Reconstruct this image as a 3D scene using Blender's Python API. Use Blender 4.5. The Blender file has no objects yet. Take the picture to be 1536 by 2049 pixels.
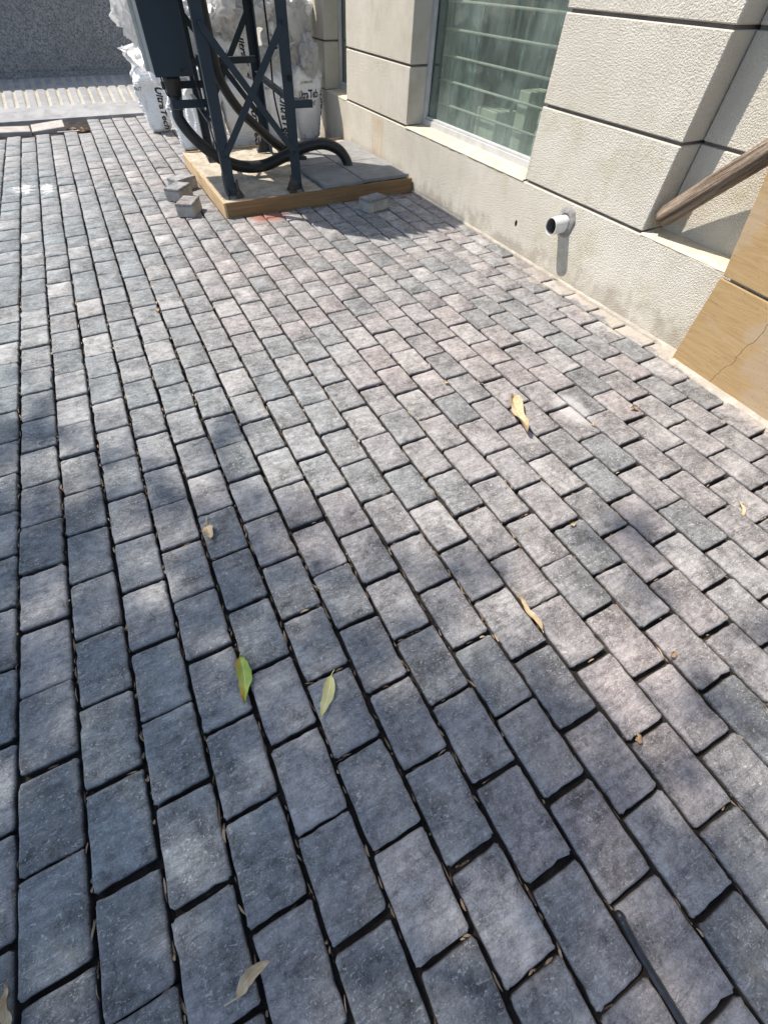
import bpy, bmesh, math, random
from mathutils import Vector, Matrix, Quaternion, noise

random.seed(7)
S = bpy.context.scene
COL = S.collection

# ------------------------------------------------------------------ camera
cam_d = bpy.data.cameras.new('camera')
cam = bpy.data.objects.new('camera', cam_d)
COL.objects.link(cam)
CR = ((0.888900700070589, 0.3502466916008713, -0.2952673372329914),
      (-0.45762878380224514, 0.7081475537503279, -0.5376829347795079),
      (0.020771173527146268, 0.6130695695759747, 0.7897558237900082))
CL = Vector((0.84488936, -0.14754159, 1.4512773))
cam.matrix_world = Matrix.Translation(CL) @ Matrix(CR).to_4x4()
cam_d.sensor_fit = 'HORIZONTAL'
cam_d.sensor_width = 36.0
cam_d.lens = 36.0 * 850 / 1536
cam_d.clip_start = 0.02
cam_d.clip_end = 600
S.camera = cam

# ------------------------------------------------------------------ light
SUN = Vector((0.44, -0.46, -1.0)).normalized()      # direction the light travels
w = bpy.data.worlds.new('World')
S.world = w
w.use_nodes = True
wn = w.node_tree
sky = wn.nodes.new('ShaderNodeTexSky')
sky.sky_type = 'NISHITA'
sky.sun_disc = False
sky.sun_elevation = math.asin(-SUN.z)
sky.sun_rotation = math.atan2(-SUN.x, -SUN.y)
sky.altitude = 200
sky.air_density = 1.0
sky.dust_density = 1.5
sky.ozone_density = 1.3
bgn = wn.nodes['Background']
bgn.inputs['Strength'].default_value = 0.135
wn.links.new(sky.outputs[0], bgn.inputs['Color'])
sl = bpy.data.lights.new('sun', 'SUN')
sl.energy = 4.5
sl.angle = math.radians(0.75)
sl.color = (1.0, 0.93, 0.845)
so = bpy.data.objects.new('sun', sl)
COL.objects.link(so)
so.location = (-4, 5, 12)
so.rotation_euler = SUN.to_track_quat('-Z', 'Y').to_euler()
S.view_settings.view_transform = 'Standard'
S.view_settings.look = 'None'
S.view_settings.gamma = 1.0
S.view_settings.exposure = 0.62
S.render.engine = 'CYCLES'

# ------------------------------------------------------------------ helpers
def tag(o, label=None, cat=None, group=None, kind=None):
    if label: o['label'] = label
    if cat: o['category'] = cat
    if group: o['group'] = group
    if kind: o['kind'] = kind
    return o

def empty(name, loc=(0, 0, 0)):
    o = bpy.data.objects.new(name, None)
    o.location = loc
    o.empty_display_size = 0.1
    COL.objects.link(o)
    return o

def link(name, me, mat=None, parent=None, loc=None, smooth=False):
    if mat is not None and not me.materials:
        me.materials.append(mat)
    if smooth:
        me.polygons.foreach_set('use_smooth', [True] * len(me.polygons))
    o = bpy.data.objects.new(name, me)
    if loc is not None: o.location = loc
    COL.objects.link(o)
    if parent is not None:
        o.parent = parent
        o.matrix_parent_inverse = Matrix.Translation(parent.location).inverted() if parent.type == 'EMPTY' and parent.rotation_euler.to_matrix() == Matrix.Identity(3) else parent.matrix_basis.inverted()
    return o

def pydata(name, vs, fs, mat=None, parent=None, smooth=False):
    me = bpy.data.meshes.new(name)
    me.from_pydata([tuple(v) for v in vs], [], fs)
    me.update()
    return link(name, me, mat, parent, smooth=smooth)

def bm_obj(name, bm, mat=None, parent=None, smooth=False):
    me = bpy.data.meshes.new(name)
    bmesh.ops.recalc_face_normals(bm, faces=bm.faces[:])
    bm.to_mesh(me); bm.free()
    return link(name, me, mat, parent, smooth=smooth)

def hexa(bm, c):
    """c: 8 corners, bottom ring 0-3 then top ring 4-7"""
    v = [bm.verts.new(p) for p in c]
    f = [bm.faces.new([v[i] for i in q]) for q in ((3, 2, 1, 0), (4, 5, 6, 7), (0, 1, 5, 4), (1, 2, 6, 5), (2, 3, 7, 6), (3, 0, 4, 7))]
    return v, f

def box(name, lo, hi, mat, parent=None, bevel=0.0, xf=None, seg=1):
    bm = bmesh.new()
    (x0, y0, z0), (x1, y1, z1) = lo, hi
    c = [(x0, y0, z0), (x1, y0, z0), (x1, y1, z0), (x0, y1, z0), (x0, y0, z1), (x1, y0, z1), (x1, y1, z1), (x0, y1, z1)]
    if xf: c = [xf(*p) for p in c]
    hexa(bm, c)
    if bevel > 0:
        bmesh.ops.bevel(bm, geom=bm.edges[:], offset=bevel, segments=seg, profile=0.6, affect='EDGES')
    return bm_obj(name, bm, mat, parent)

def tube_mesh(pts, rad, n=14, cap=True, bm=None):
    bm = bm or bmesh.new()
    pts = [Vector(p) for p in pts]
    rings = []
    up = Vector((0, 0, 1))
    prev = None
    for i, p in enumerate(pts):
        t = (pts[min(i + 1, len(pts) - 1)] - pts[max(i - 1, 0)]).normalized()
        if prev is None:
            a = t.cross(up)
            if a.length < 1e-3: a = t.cross(Vector((1, 0, 0)))
            a.normalize()
        else:
            a = (prev - t * prev.dot(t)).normalized()
        prev = a
        b = t.cross(a)
        r = rad[i] if isinstance(rad, (list, tuple)) else rad
        rings.append([bm.verts.new(p + (a * math.cos(2 * math.pi * k / n) + b * math.sin(2 * math.pi * k / n)) * r) for k in range(n)])
    for i in range(len(rings) - 1):
        for k in range(n):
            bm.faces.new((rings[i][k], rings[i][(k + 1) % n], rings[i + 1][(k + 1) % n], rings[i + 1][k]))
    if cap:
        bm.faces.new(rings[0][::-1]); bm.faces.new(rings[-1])
    return bm

def spline(pts, sub=8):
    P = [Vector(p) for p in pts]
    out = []
    for i in range(len(P) - 1):
        p0 = P[max(i - 1, 0)]; p1 = P[i]; p2 = P[i + 1]; p3 = P[min(i + 2, len(P) - 1)]
        for k in range(sub):
            t = k / sub
            out.append(0.5 * ((2 * p1) + (p2 - p0) * t + (2 * p0 - 5 * p1 + 4 * p2 - p3) * t * t + (3 * p1 - p0 - 3 * p2 + p3) * t ** 3))
    out.append(P[-1])
    return out

def N3(x, y=0.0, z=0.0):
    return noise.noise(Vector((x, y, z)))

# ------------------------------------------------------------------ material helpers
class M:
    """small node-graph builder"""
    def __init__(s, name, rough=0.8, spec=0.35):
        s.m = bpy.data.materials.new(name)
        s.m.use_nodes = True
        s.t = s.m.node_tree
        s.b = s.t.nodes['Principled BSDF']
        s.out = s.t.nodes['Material Output']
        s.b.inputs['Roughness'].default_value = rough
        s.b.inputs['Specular IOR Level'].default_value = spec
    def n(s, typ, **kw):
        nd = s.t.nodes.new(typ)
        for k, v in kw.items(): setattr(nd, k, v)
        return nd
    def put(s, sock, v):
        if isinstance(v, bpy.types.NodeSocket): s.t.links.new(v, sock)
        elif v is not None:
            if sock.type == 'RGBA' and not isinstance(v, (int, float)) and len(v) == 3: v = (*v, 1)
            sock.default_value = v
    def math(s, op, a, b=None, c=None, clamp=False):
        nd = s.n('ShaderNodeMath', operation=op, use_clamp=clamp)
        for i, v in enumerate((a, b, c)):
            if v is not None: s.put(nd.inputs[i], v)
        return nd.outputs[0]
    def vmath(s, op, a, b=None):
        nd = s.n('ShaderNodeVectorMath', operation=op)
        s.put(nd.inputs[0], a)
        if b is not None: s.put(nd.inputs[1], b)
        return nd.outputs[0]
    def pos(s): return s.n('ShaderNodeNewGeometry').outputs['Position']
    def obj(s): return s.n('ShaderNodeTexCoord').outputs['Object']
    def sep(s, v):
        nd = s.n('ShaderNodeSeparateXYZ'); s.put(nd.inputs[0], v); return nd.outputs
    def comb(s, x=0.0, y=0.0, z=0.0):
        nd = s.n('ShaderNodeCombineXYZ')
        for i, v in enumerate((x, y, z)): s.put(nd.inputs[i], v)
        return nd.outputs[0]
    def map(s, v, scale=(1, 1, 1), rot=(0, 0, 0), loc=(0, 0, 0)):
        nd = s.n('ShaderNodeMapping'); s.put(nd.inputs[0], v)
        nd.inputs['Scale'].default_value = scale; nd.inputs['Rotation'].default_value = rot; nd.inputs['Location'].default_value = loc
        return nd.outputs[0]
    def noise(s, v, scale, detail=4, rough=0.55, dist=0.0, out=0):
        nd = s.n('ShaderNodeTexNoise'); s.put(nd.inputs['Vector'], v)
        nd.inputs['Scale'].default_value = scale; nd.inputs['Detail'].default_value = detail
        nd.inputs['Roughness'].default_value = rough; nd.inputs['Distortion'].default_value = dist
        return nd.outputs[out]
    def voro(s, v, scale, feature='F1', out=0, rnd=1.0):
        nd = s.n('ShaderNodeTexVoronoi', feature=feature); s.put(nd.inputs['Vector'], v)
        nd.inputs['Scale'].default_value = scale; nd.inputs['Randomness'].default_value = rnd
        return nd.outputs[out]
    def white(s, v, out=1):
        nd = s.n('ShaderNodeTexWhiteNoise', noise_dimensions='3D'); s.put(nd.inputs['Vector'], v); return nd.outputs[out]
    def rng(s, v, a, b, c=0.0, d=1.0, smooth=True):
        nd = s.n('ShaderNodeMapRange', interpolation_type='SMOOTHSTEP' if smooth else 'LINEAR')
        s.put(nd.inputs[0], v)
        for i, q in enumerate((a, b, c, d)): s.put(nd.inputs[1 + i], q)
        return nd.outputs[0]
    def mix(s, f, a, b, mode='MIX'):
        nd = s.n('ShaderNodeMix', data_type='RGBA', blend_type=mode)
        s.put(nd.inputs[0], f); s.put(nd.inputs[6], a); s.put(nd.inputs[7], b)
        return nd.outputs[2]
    def bump(s, h, dist=0.01, strength=1.0, prev=None):
        nd = s.n('ShaderNodeBump'); nd.inputs['Strength'].default_value = strength; nd.inputs['Distance'].default_value = dist
        s.put(nd.inputs['Height'], h)
        if prev is not None: s.put(nd.inputs['Normal'], prev)
        return nd.outputs[0]
    def done(s, col=None, rough=None, normal=None, metal=None):
        if col is not None: s.put(s.b.inputs['Base Color'], col)
        if rough is not None: s.put(s.b.inputs['Roughness'], rough)
        if normal is not None: s.put(s.b.inputs['Normal'], normal)
        if metal is not None: s.put(s.b.inputs['Metallic'], metal)
        return s.m

W = 0.165
L = 0.2452578
Y0 = -0.0507583
JX, JY = 0.0128, 0.0128

def blob(m, p, cx, cy, rx, ry, soft, wob, scale):
    """irregular patch mask on the xy plane"""
    x, y, z = m.sep(p)
    dx = m.math('DIVIDE', m.math('SUBTRACT', x, cx), rx)
    dy = m.math('DIVIDE', m.math('SUBTRACT', y, cy), ry)
    d = m.math('SQRT', m.math('ADD', m.math('MULTIPLY', dx, dx), m.math('MULTIPLY', dy, dy)))
    d = m.math('ADD', d, m.math('MULTIPLY', m.math('SUBTRACT', m.noise(p, scale, 4, 0.6), 0.5), wob))
    return m.rng(d, 1.0 - soft, 1.0 + soft, 1.0, 0.0)

def paver_material(name, cell=True):
    m = M(name, 0.78, 0.3)
    p = m.pos()
    x, y, z = m.sep(p)
    if cell:
        c = m.math('FLOOR', m.math('DIVIDE', x, W))
        par = m.math('MULTIPLY', m.math('FLOORED_MODULO', c, 2.0), 0.5)
        r = m.math('FLOOR', m.math('SUBTRACT', m.math('DIVIDE', m.math('SUBTRACT', y, Y0), L), par))
        wc = m.white(m.comb(c, r, 3.7))
        q = m.vmath('ADD', p, m.vmath('SCALE', wc))
        sc = q.node.inputs[1].links[0].from_node; sc.inputs['Scale'].default_value = 7.0
    else:
        oi = m.n('ShaderNodeObjectInfo')
        wc = m.white(m.comb(oi.outputs['Random'], 0.3, 0.1))
        q = m.vmath('ADD', m.obj(), m.vmath('SCALE', wc))
        sc = q.node.inputs[1].links[0].from_node; sc.inputs['Scale'].default_value = 7.0
    r1, r2, r3 = m.sep(wc)
    big = m.noise(q, 7.0, 5, 0.6, 0.4)
    mot = m.noise(q, 34.0, 9, 0.74, 0.5)
    streak = m.noise(m.map(q, (9, 60, 30), (0, 0, 0.35)), 1.0, 5, 0.62, 0.5)
    fine = m.noise(q, 210.0, 4, 0.8)
    area = m.noise(p, 0.9, 2, 0.5)
    # tone of this stone, with cooler shade and warmer light painted in along x
    cool = (0.200, 0.224, 0.230); warm = (0.305, 0.268, 0.256)
    pick = m.math('ADD', m.rng(x, -0.2, 2.0, 0.0, 0.75, False), m.math('ADD', m.math('MULTIPLY', m.math('SUBTRACT', r1, 0.5), 0.22), m.math('MULTIPLY', m.math('SUBTRACT', area, 0.5), 1.6)), clamp=True)
    base = m.mix(pick, cool, warm)
    base = m.mix(m.math('MULTIPLY', m.rng(r2, 0.55, 1.0), 0.6), base, (0.37, 0.356, 0.342))
    base = m.mix(m.math('MULTIPLY', m.rng(r3, 0.6, 1.0), 0.6), base, (0.150, 0.165, 0.168))
    def cen(v, k): return m.math('MULTIPLY', m.math('SUBTRACT', v, 0.5), k)
    f = m.math('ADD', m.math('ADD', cen(big, 2.1), cen(mot, 2.5)), m.math('ADD', cen(streak, 1.0), cen(fine, 2.0)))
    f = m.math('MAXIMUM', m.math('ADD', f, 1.0), 0.38)
    base = m.vmath('MULTIPLY', base, m.comb(f, f, f))
    och = m.noise(m.vmath('ADD', q, (3.1, 1.7, 0.2)), 11.0, 4, 0.6)
    base = m.mix(m.rng(och, 0.58, 0.76, 0.0, 0.42), base, (0.27, 0.24, 0.175))
    # pale flecks and scuffs
    fl = m.noise(m.map(q, (60, 100, 80), (0, 0, 0.9)), 1.0, 3, 0.6, 1.4)
    base = m.mix(m.rng(fl, 0.615, 0.66, 0.0, 0.8), base, (0.52, 0.51, 0.49))
    spk = m.noise(m.vmath('ADD', q, (1.1, 7.3, 0.0)), 130.0, 2, 0.5)
    base = m.mix(m.rng(spk, 0.655, 0.70, 0.0, 0.8), base, (0.50, 0.49, 0.47))
    scr = m.noise(m.map(q, (12, 170, 40), (0, 0, 1.1)), 1.0, 2, 0.5, 0.8)
    base = m.mix(m.math('MULTIPLY', m.rng(scr, 0.66, 0.72, 0, 0.85), m.rng(mot, 0.42, 0.6)), base, (0.52, 0.51, 0.50))
    if cell:
        red = blob(m, p, 2.02, 4.40, 0.16, 0.12, 0.35, 1.2, 9.0)
        base = m.mix(m.math('MULTIPLY', red, 0.75), base, (0.36, 0.12, 0.07))
        wh = blob(m, p, 0.03, 6.08, 0.07, 0.12, 0.5, 4.5, 26.0)
        wh2 = blob(m, p, 0.235, 6.02, 0.05, 0.13, 0.5, 4.5, 28.0)
        wh3 = blob(m, p, 2.62, 1.02, 0.075, 0.13, 0.3, 0.5, 9.0)
        base = m.mix(m.math('MULTIPLY', m.math('MULTIPLY', m.math('MAXIMUM', wh, wh2), m.rng(mot, 0.30, 0.48)), 0.85), base, (0.74, 0.73, 0.72))
        base = m.mix(m.math('MULTIPLY', wh3, 0.5), base, (0.62, 0.60, 0.58))
        # cement smeared over the stones along the wall
        sm = m.noise(m.vmath('ADD', p, (0.3, 9.1, 0)), 6.0, 5, 0.65)
        edge = m.rng(x, 3.20, 3.58, -0.3, 0.36, False)
        near = m.rng(y, 2.9, 1.9, 0.0, 1.0)
        base = m.mix(m.math('MULTIPLY', m.rng(m.math('ADD', sm, edge), 0.62, 0.74), m.math('MULTIPLY', near, 0.85)), base, (0.48, 0.43, 0.36))
        # earth dust near the pit and the bags
        base = m.mix(m.math('MULTIPLY', m.rng(m.math('ADD', m.noise(p, 3.0, 4), m.rng(y, 5.0, 8.5, -0.25, 0.25, False)), 0.45, 0.75), 0.5), base, (0.33, 0.32, 0.31))
        rim = m.n('ShaderNodeAttribute', attribute_name='rim').outputs['Fac']
        base = m.mix(m.math('MULTIPLY', rim, m.rng(mot, 0.3, 0.65, 0.0, 0.45)), base, (0.36, 0.35, 0.34))
        dirt = m.rng(z, -0.005, -0.018, 0.0, 0.9)  # joint dirt, with the shade on the joint sides painted in
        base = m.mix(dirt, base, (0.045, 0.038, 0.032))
    h1 = m.noise(m.map(q, (14, 55, 30), (0, 0, 0.3)), 1.0, 6, 0.66, 0.7)
    h2 = m.noise(q, 150.0, 4, 0.7)
    hh = m.math('ADD', m.math('MULTIPLY', h1, 1.0), m.math('ADD', m.math('MULTIPLY', mot, 0.5), m.math('MULTIPLY', h2, 0.40)))
    nb = m.bump(hh, 0.011, 1.0)
    return m.done(base, m.rng(mot, 0.3, 0.7, 0.62, 0.85), nb)

MAT_PAVER = paver_material('paver_stone')

def simple(name, c1, c2, scale=8.0, rough=0.8, bump=0.0, bscale=60.0, spec=0.3, metal=0.0, c3=None, coords='pos'):
    m = M(name, rough, spec)
    p = m.pos() if coords == 'pos' else m.obj()
    n1 = m.noise(p, scale, 6, 0.62, 0.3)
    col = m.mix(m.rng(n1, 0.33, 0.68), c1, c2)
    if c3: col = m.mix(m.rng(m.noise(m.vmath('ADD', p, (5, 3, 1)), scale * 2.7, 5, 0.65), 0.55, 0.72, 0, 0.8), col, c3)
    nb = m.bump(m.noise(p, bscale, 4, 0.65), bump) if bump else None
    return m.done(col, None, nb, metal)

def plaster_material():
    m = M('textured_plaster', 0.88, 0.25)
    p = m.pos()
    x, y, z = m.sep(p)
    n1 = m.noise(p, 2.2, 5, 0.6)
    n2 = m.noise(p, 9.0, 4, 0.6)
    col = m.mix(m.rng(n1, 0.35, 0.68), (0.55, 0.515, 0.435), (0.615, 0.58, 0.50))
    col = m.mix(m.rng(n2, 0.5, 0.75, 0, 0.35), col, (0.45, 0.41, 0.32))
    # damp yellow green bloom in places
    st = m.noise(m.vmath('ADD', p, (1.3, 4.4, 2.0)), 3.0, 4, 0.6)
    col = m.mix(m.rng(st, 0.54, 0.72, 0, 0.5), col, (0.43, 0.40, 0.28))
    rain = m.noise(m.map(p, (5, 16, 0.9)), 1.0, 5, 0.65)
    col = m.mix(m.rng(rain, 0.54, 0.74, 0, 0.32), col, (0.40, 0.365, 0.29))
    # splash dirt along the foot of the wall
    sp = m.math('ADD', m.noise(p, 6.0, 6, 0.7), m.rng(z, 0.0, 0.30, 0.20, -0.20, False))
    col = m.mix(m.rng(sp, 0.48, 0.72, 0, 0.6), col, (0.30, 0.255, 0.20))
    # rust run below the pilaster
    ys = m.math('MULTIPLY', m.rng(y, 5.18, 5.22), m.rng(y, 5.52, 5.44))
    zs = m.math('MULTIPLY', m.rng(z, 0.05, 0.14), m.rng(z, 0.46, 0.42))
    run = m.noise(m.map(p, (5, 60, 3)), 1.0, 3, 0.6)
    col = m.mix(m.math('MULTIPLY', m.math('MULTIPLY', ys, zs), m.rng(run, 0.38, 0.66, 0.0, 0.7)), col, (0.50, 0.34, 0.15))
    # pale lime runs
    lime = m.noise(m.map(p, (5, 30, 1.2)), 1.0, 3, 0.6)
    col = m.mix(m.math('MULTIPLY', m.rng(lime, 0.66, 0.74, 0, 0.5), m.rng(z, 0.47, 0.40)), col, (0.66, 0.63, 0.56))
    b1 = m.noise(p, 125.0, 2, 0.5, 0.25)
    b2 = m.noise(p, 300.0, 2, 0.6)
    hh = m.math('ADD', m.rng(b1, 0.38, 0.66, smooth=False), m.math('MULTIPLY', b2, 0.35))
    return m.done(col, None, m.bump(hh, 0.0033, 0.85))

MAT_PLASTER = plaster_material()
MAT_SMOOTH = simple('smooth_render', (0.40, 0.37, 0.30), (0.47, 0.44, 0.37), 5, 0.85, 0.002, 40)
MAT_LEDGE = simple('worn_ledge', (0.52, 0.455, 0.335), (0.62, 0.555, 0.43), 9, 0.85, 0.004, 50, c3=(0.40, 0.29, 0.175))
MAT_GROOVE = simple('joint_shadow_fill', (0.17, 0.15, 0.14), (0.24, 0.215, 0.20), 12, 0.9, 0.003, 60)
MAT_BED = simple('bedding_soil', (0.020, 0.017, 0.015), (0.055, 0.045, 0.035), 14, 0.95, 0.01, 60)
MAT_EARTH = simple('red_earth', (0.16, 0.085, 0.05), (0.26, 0.16, 0.10), 9, 0.95, 0.02, 40)
MAT_GROUND = simple('open_ground', (0.13, 0.12, 0.11), (0.19, 0.18, 0.165), 0.8, 0.95, 0.01, 20)
MAT_CEMENT = simple('pad_concrete', (0.36, 0.31, 0.235), (0.55, 0.50, 0.40), 7, 0.9, 0.012, 45, c3=(0.20, 0.175, 0.14))
MAT_MORTAR = simple('mortar_smear', (0.36, 0.325, 0.27), (0.48, 0.435, 0.365), 14, 0.92, 0.008, 60)
MAT_SLAB = simple('grey_slab', (0.20, 0.20, 0.20), (0.27, 0.27, 0.265), 6, 0.8, 0.004, 80, c3=(0.34, 0.32, 0.28))
MAT_RAMP = simple('ramp_concrete', (0.27, 0.27, 0.27), (0.37, 0.37, 0.365), 4, 0.9, 0.004, 50, c3=(0.22, 0.22, 0.225))
MAT_RIB = simple('sunlit_groove_cement', (0.37, 0.352, 0.30), (0.46, 0.435, 0.375), 8, 0.9, 0.006, 50, c3=(0.34, 0.32, 0.28))  # paler than the ramp: sun on the groove faces put into the colour
MAT_RUBBER = simple('black_conduit', (0.010, 0.011, 0.011), (0.018, 0.019, 0.018), 20, 0.42, 0.0006, 200, spec=0.5)
MAT_CLAMP = simple('dull_clamp', (0.10, 0.095, 0.085), (0.17, 0.16, 0.145), 30, 0.6, 0.001, 200)
MAT_BOLT = simple('rusty_bolt', (0.05, 0.035, 0.028), (0.10, 0.075, 0.06), 60, 0.7, 0.001, 300, spec=0.4)
MAT_DARK = simple('dark_cavity', (0.012, 0.011, 0.010), (0.02, 0.018, 0.016), 10, 0.95)

def steel_material():
    m = M('blue_grey_paint', 0.55, 0.3)
    p = m.pos()
    n = m.noise(p, 5, 5, 0.6)
    col = m.mix(m.rng(n, 0.35, 0.7), (0.018, 0.030, 0.043), (0.027, 0.041, 0.055))
    d = m.noise(p, 45, 5, 0.7)
    col = m.mix(m.rng(d, 0.64, 0.78, 0, 0.4), col, (0.09, 0.095, 0.095))
    x, y, z = m.sep(p)
    dust = m.math('ADD', m.noise(p, 9, 4), m.rng(z, 0.1, 0.5, 0.2, -0.2, False))
    col = m.mix(m.rng(dust, 0.55, 0.85, 0, 0.5), col, (0.16, 0.15, 0.135))
    return m.done(col, m.rng(n, 0.3, 0.7, 0.42, 0.6), m.bump(d, 0.0006))
MAT_STEEL = steel_material()

def ply_material(name, c1, c2, axis):
    m = M(name, 0.7, 0.3)
    p = m.pos()
    sc = (2.2, 40, 40) if axis == 'x' else (40, 2.2, 40)
    g = m.noise(m.map(p, sc), 1.0, 5, 0.6, 0.8)
    n = m.noise(p, 5, 4)
    col = m.mix(m.rng(g, 0.35, 0.65), c1, c2)
    col = m.mix(m.rng(n, 0.5, 0.75, 0, 0.5), col, (0.20, 0.11, 0.045))
    return m.done(col, None, m.bump(g, 0.0015))
MAT_PLY = ply_material('form_ply', (0.20, 0.122, 0.058), (0.27, 0.168, 0.080), 'x')
MAT_PLY2 = ply_material('form_ply_pale', (0.46, 0.33, 0.18), (0.55, 0.41, 0.25), 'y')

def sandstone_material():
    m = M('golden_sandstone', 0.62, 0.35)
    p = m.pos()
    v = m.map(p, (4, 4, 34), (0.30, 0, 0))
    g = m.noise(v, 1.0, 6, 0.62, 1.1)
    g2 = m.noise(m.map(p, (5, 5, 70), (0.34, 0, 0)), 1.0, 4, 0.6, 0.6)
    b = m.noise(p, 3.2, 4, 0.6)
    col = m.mix(m.rng(g, 0.34, 0.66), (0.345, 0.228, 0.105), (0.395, 0.272, 0.135))
    col = m.mix(m.rng(g2, 0.63, 0.72, 0, 0.55), col, (0.27, 0.155, 0.06))
    col = m.mix(m.rng(b, 0.50, 0.60, 0, 0.55), col, (0.39, 0.305, 0.215))
    sp = m.voro(p, 38)
    col = m.mix(m.rng(sp, 0.16, 0.06, 0, 0.6), col, (0.20, 0.105, 0.04))
    # a fine crack running up the lower panel
    x, y, z = m.sep(p)
    wav = m.math('MULTIPLY', m.math('SUBTRACT', m.noise(m.comb(0.0, 0.0, z), 9.0, 2, 0.5), 0.5), 0.10)
    line = m.math('ABSOLUTE', m.math('SUBTRACT', y, m.math('ADD', m.math('ADD', 0.850, m.math('MULTIPLY', z, -0.22)), wav)))
    crack = m.math('MULTIPLY', m.rng(line, 0.0030, 0.0008), m.rng(z, 0.47, 0.45))
    col = m.mix(m.math('MULTIPLY', crack, 0.7), col, (0.20, 0.12, 0.06))
    return m.done(col, m.rng(g, 0.3, 0.7, 0.5, 0.7), m.bump(m.math('SUBTRACT', g, crack), 0.002))
MAT_SAND = sandstone_material()

def granite_material():
    m = M('speckled_granite', 0.75, 0.35)
    p = m.pos()
    v = m.noise(p, 55, 5, 0.72, 0.2)
    b = m.noise(p, 2.0, 4, 0.6)
    s = m.noise(m.map(p, (30, 30, 9), (0, 0.5, 0)), 1.0, 4, 0.7)
    col = m.mix(m.rng(v, 0.36, 0.62), (0.085, 0.095, 0.105), (0.33, 0.34, 0.35))
    col = m.mix(m.rng(b, 0.35, 0.7, 0, 0.55), col, (0.15, 0.165, 0.175))
    col = m.mix(m.rng(s, 0.55, 0.72, 0, 0.4), col, (0.35, 0.345, 0.335))
    return m.done(col, None, m.bump(v, 0.012))
MAT_GRANITE = granite_material()

def wood_material():
    m = M('weathered_pole_wood', 0.85, 0.2)
    p = m.obj()
    g = m.noise(m.map(p, (26, 26, 2.0)), 1.0, 6, 0.65, 0.9)
    f = m.noise(m.map(p, (110, 110, 3.5)), 1.0, 4, 0.6, 0.5)
    b = m.noise(p, 5, 4)
    col = m.mix(m.rng(g, 0.34, 0.66), (0.20, 0.145, 0.10), (0.40, 0.32, 0.245))
    col = m.mix(m.rng(f, 0.54, 0.7, 0, 0.75), col, (0.44, 0.38, 0.32))
    col = m.mix(m.rng(f, 0.30, 0.42, 0.8, 0), col, (0.065, 0.038, 0.024))
    col = m.mix(m.rng(b, 0.5, 0.7, 0, 0.4), col, (0.27, 0.21, 0.165))
    return m.done(col, None, m.bump(m.math('ADD', g, m.math('MULTIPLY', f, 1.2)), 0.03))
MAT_WOOD = wood_material()

def bag_material():
    m = M('woven_bag_plastic', 0.38, 0.5)
    p = m.obj()
    b = m.noise(p, 5.0, 5, 0.65, 0.4)
    g = m.noise(m.map(p, (14, 14, 3)), 1.0, 5, 0.65)
    col = m.mix(m.rng(b, 0.35, 0.7), (0.88, 0.885, 0.89), (0.80, 0.795, 0.78))
    col = m.mix(m.rng(g, 0.58, 0.78, 0, 0.5), col, (0.40, 0.36, 0.30))
    x, y, z = m.sep(p)
    dirt = m.math('ADD', m.noise(p, 8, 5, 0.6), m.rng(z, 0.0, 0.25, 0.16, -0.25, False))
    col = m.mix(m.rng(dirt, 0.52, 0.75, 0, 0.6), col, (0.35, 0.31, 0.26))
    wv = m.n('ShaderNodeTexWave', wave_type='BANDS', bands_direction='Z')
    m.put(wv.inputs['Vector'], p)
    wv.inputs['Scale'].default_value = 16.0; wv.inputs['Distortion'].default_value = 5.0
    wv.inputs['Detail'].default_value = 3.0; wv.inputs['Detail Scale'].default_value = 1.6
    hh = m.math('ADD', m.math('MULTIPLY', wv.outputs[1], 0.5), m.noise(p, 22, 4, 0.6, 0.8))
    m.done(col, m.rng(g, 0.3, 0.7, 0.30, 0.5), m.bump(hh, 0.006, 0.7))
    return m.m
MAT_BAG = bag_material()

def film_material():
    m = M('crumpled_film', 0.22, 0.6)
    p = m.obj()
    b = m.noise(p, 9.0, 5, 0.65, 0.5)
    col = m.mix(m.rng(b, 0.35, 0.7), (0.85, 0.85, 0.855), (0.74, 0.73, 0.71))
    cr = m.noise(m.map(p, (16, 16, 6)), 1.0, 5, 0.6, 1.5)
    rg = m.math('ABSOLUTE', m.math('SUBTRACT', cr, 0.5))
    m.done(col, None, m.bump(m.math('MULTIPLY', rg, 3.0), 0.012, 0.8))
    tr = m.n('ShaderNodeBsdfTranslucent'); m.put(tr.inputs[0], (0.90, 0.90, 0.89))
    mx = m.n('ShaderNodeMixShader'); mx.inputs[0].default_value = 0.62
    m.t.links.new(m.b.outputs[0], mx.inputs[1]); m.t.links.new(tr.outputs[0], mx.inputs[2])
    m.t.links.new(mx.outputs[0], m.out.inputs['Surface'])
    return m.m
MAT_FILM = film_material()
MAT_INK = simple('black_print', (0.022, 0.023, 0.026), (0.04, 0.041, 0.045), 25, 0.5)
MAT_INKG = simple('grey_print', (0.10, 0.105, 0.115), (0.16, 0.165, 0.175), 25, 0.5)

def leaf_material(name, c1, c2, trans=0.0):
    m = M(name, 0.55, 0.35)
    p = m.obj()
    n = m.noise(p, 40, 4, 0.6)
    u = m.n('ShaderNodeAttribute', attribute_name='mid').outputs['Fac']
    col = m.mix(m.rng(n, 0.35, 0.65), c1, c2)
    col = m.mix(m.rng(u, 0.0, 0.12, 0.55, 0.0), col, tuple(min(1, c * 1.7 + 0.05) for c in c1))
    return m.done(col, None, m.bump(n, 0.0012))

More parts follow.
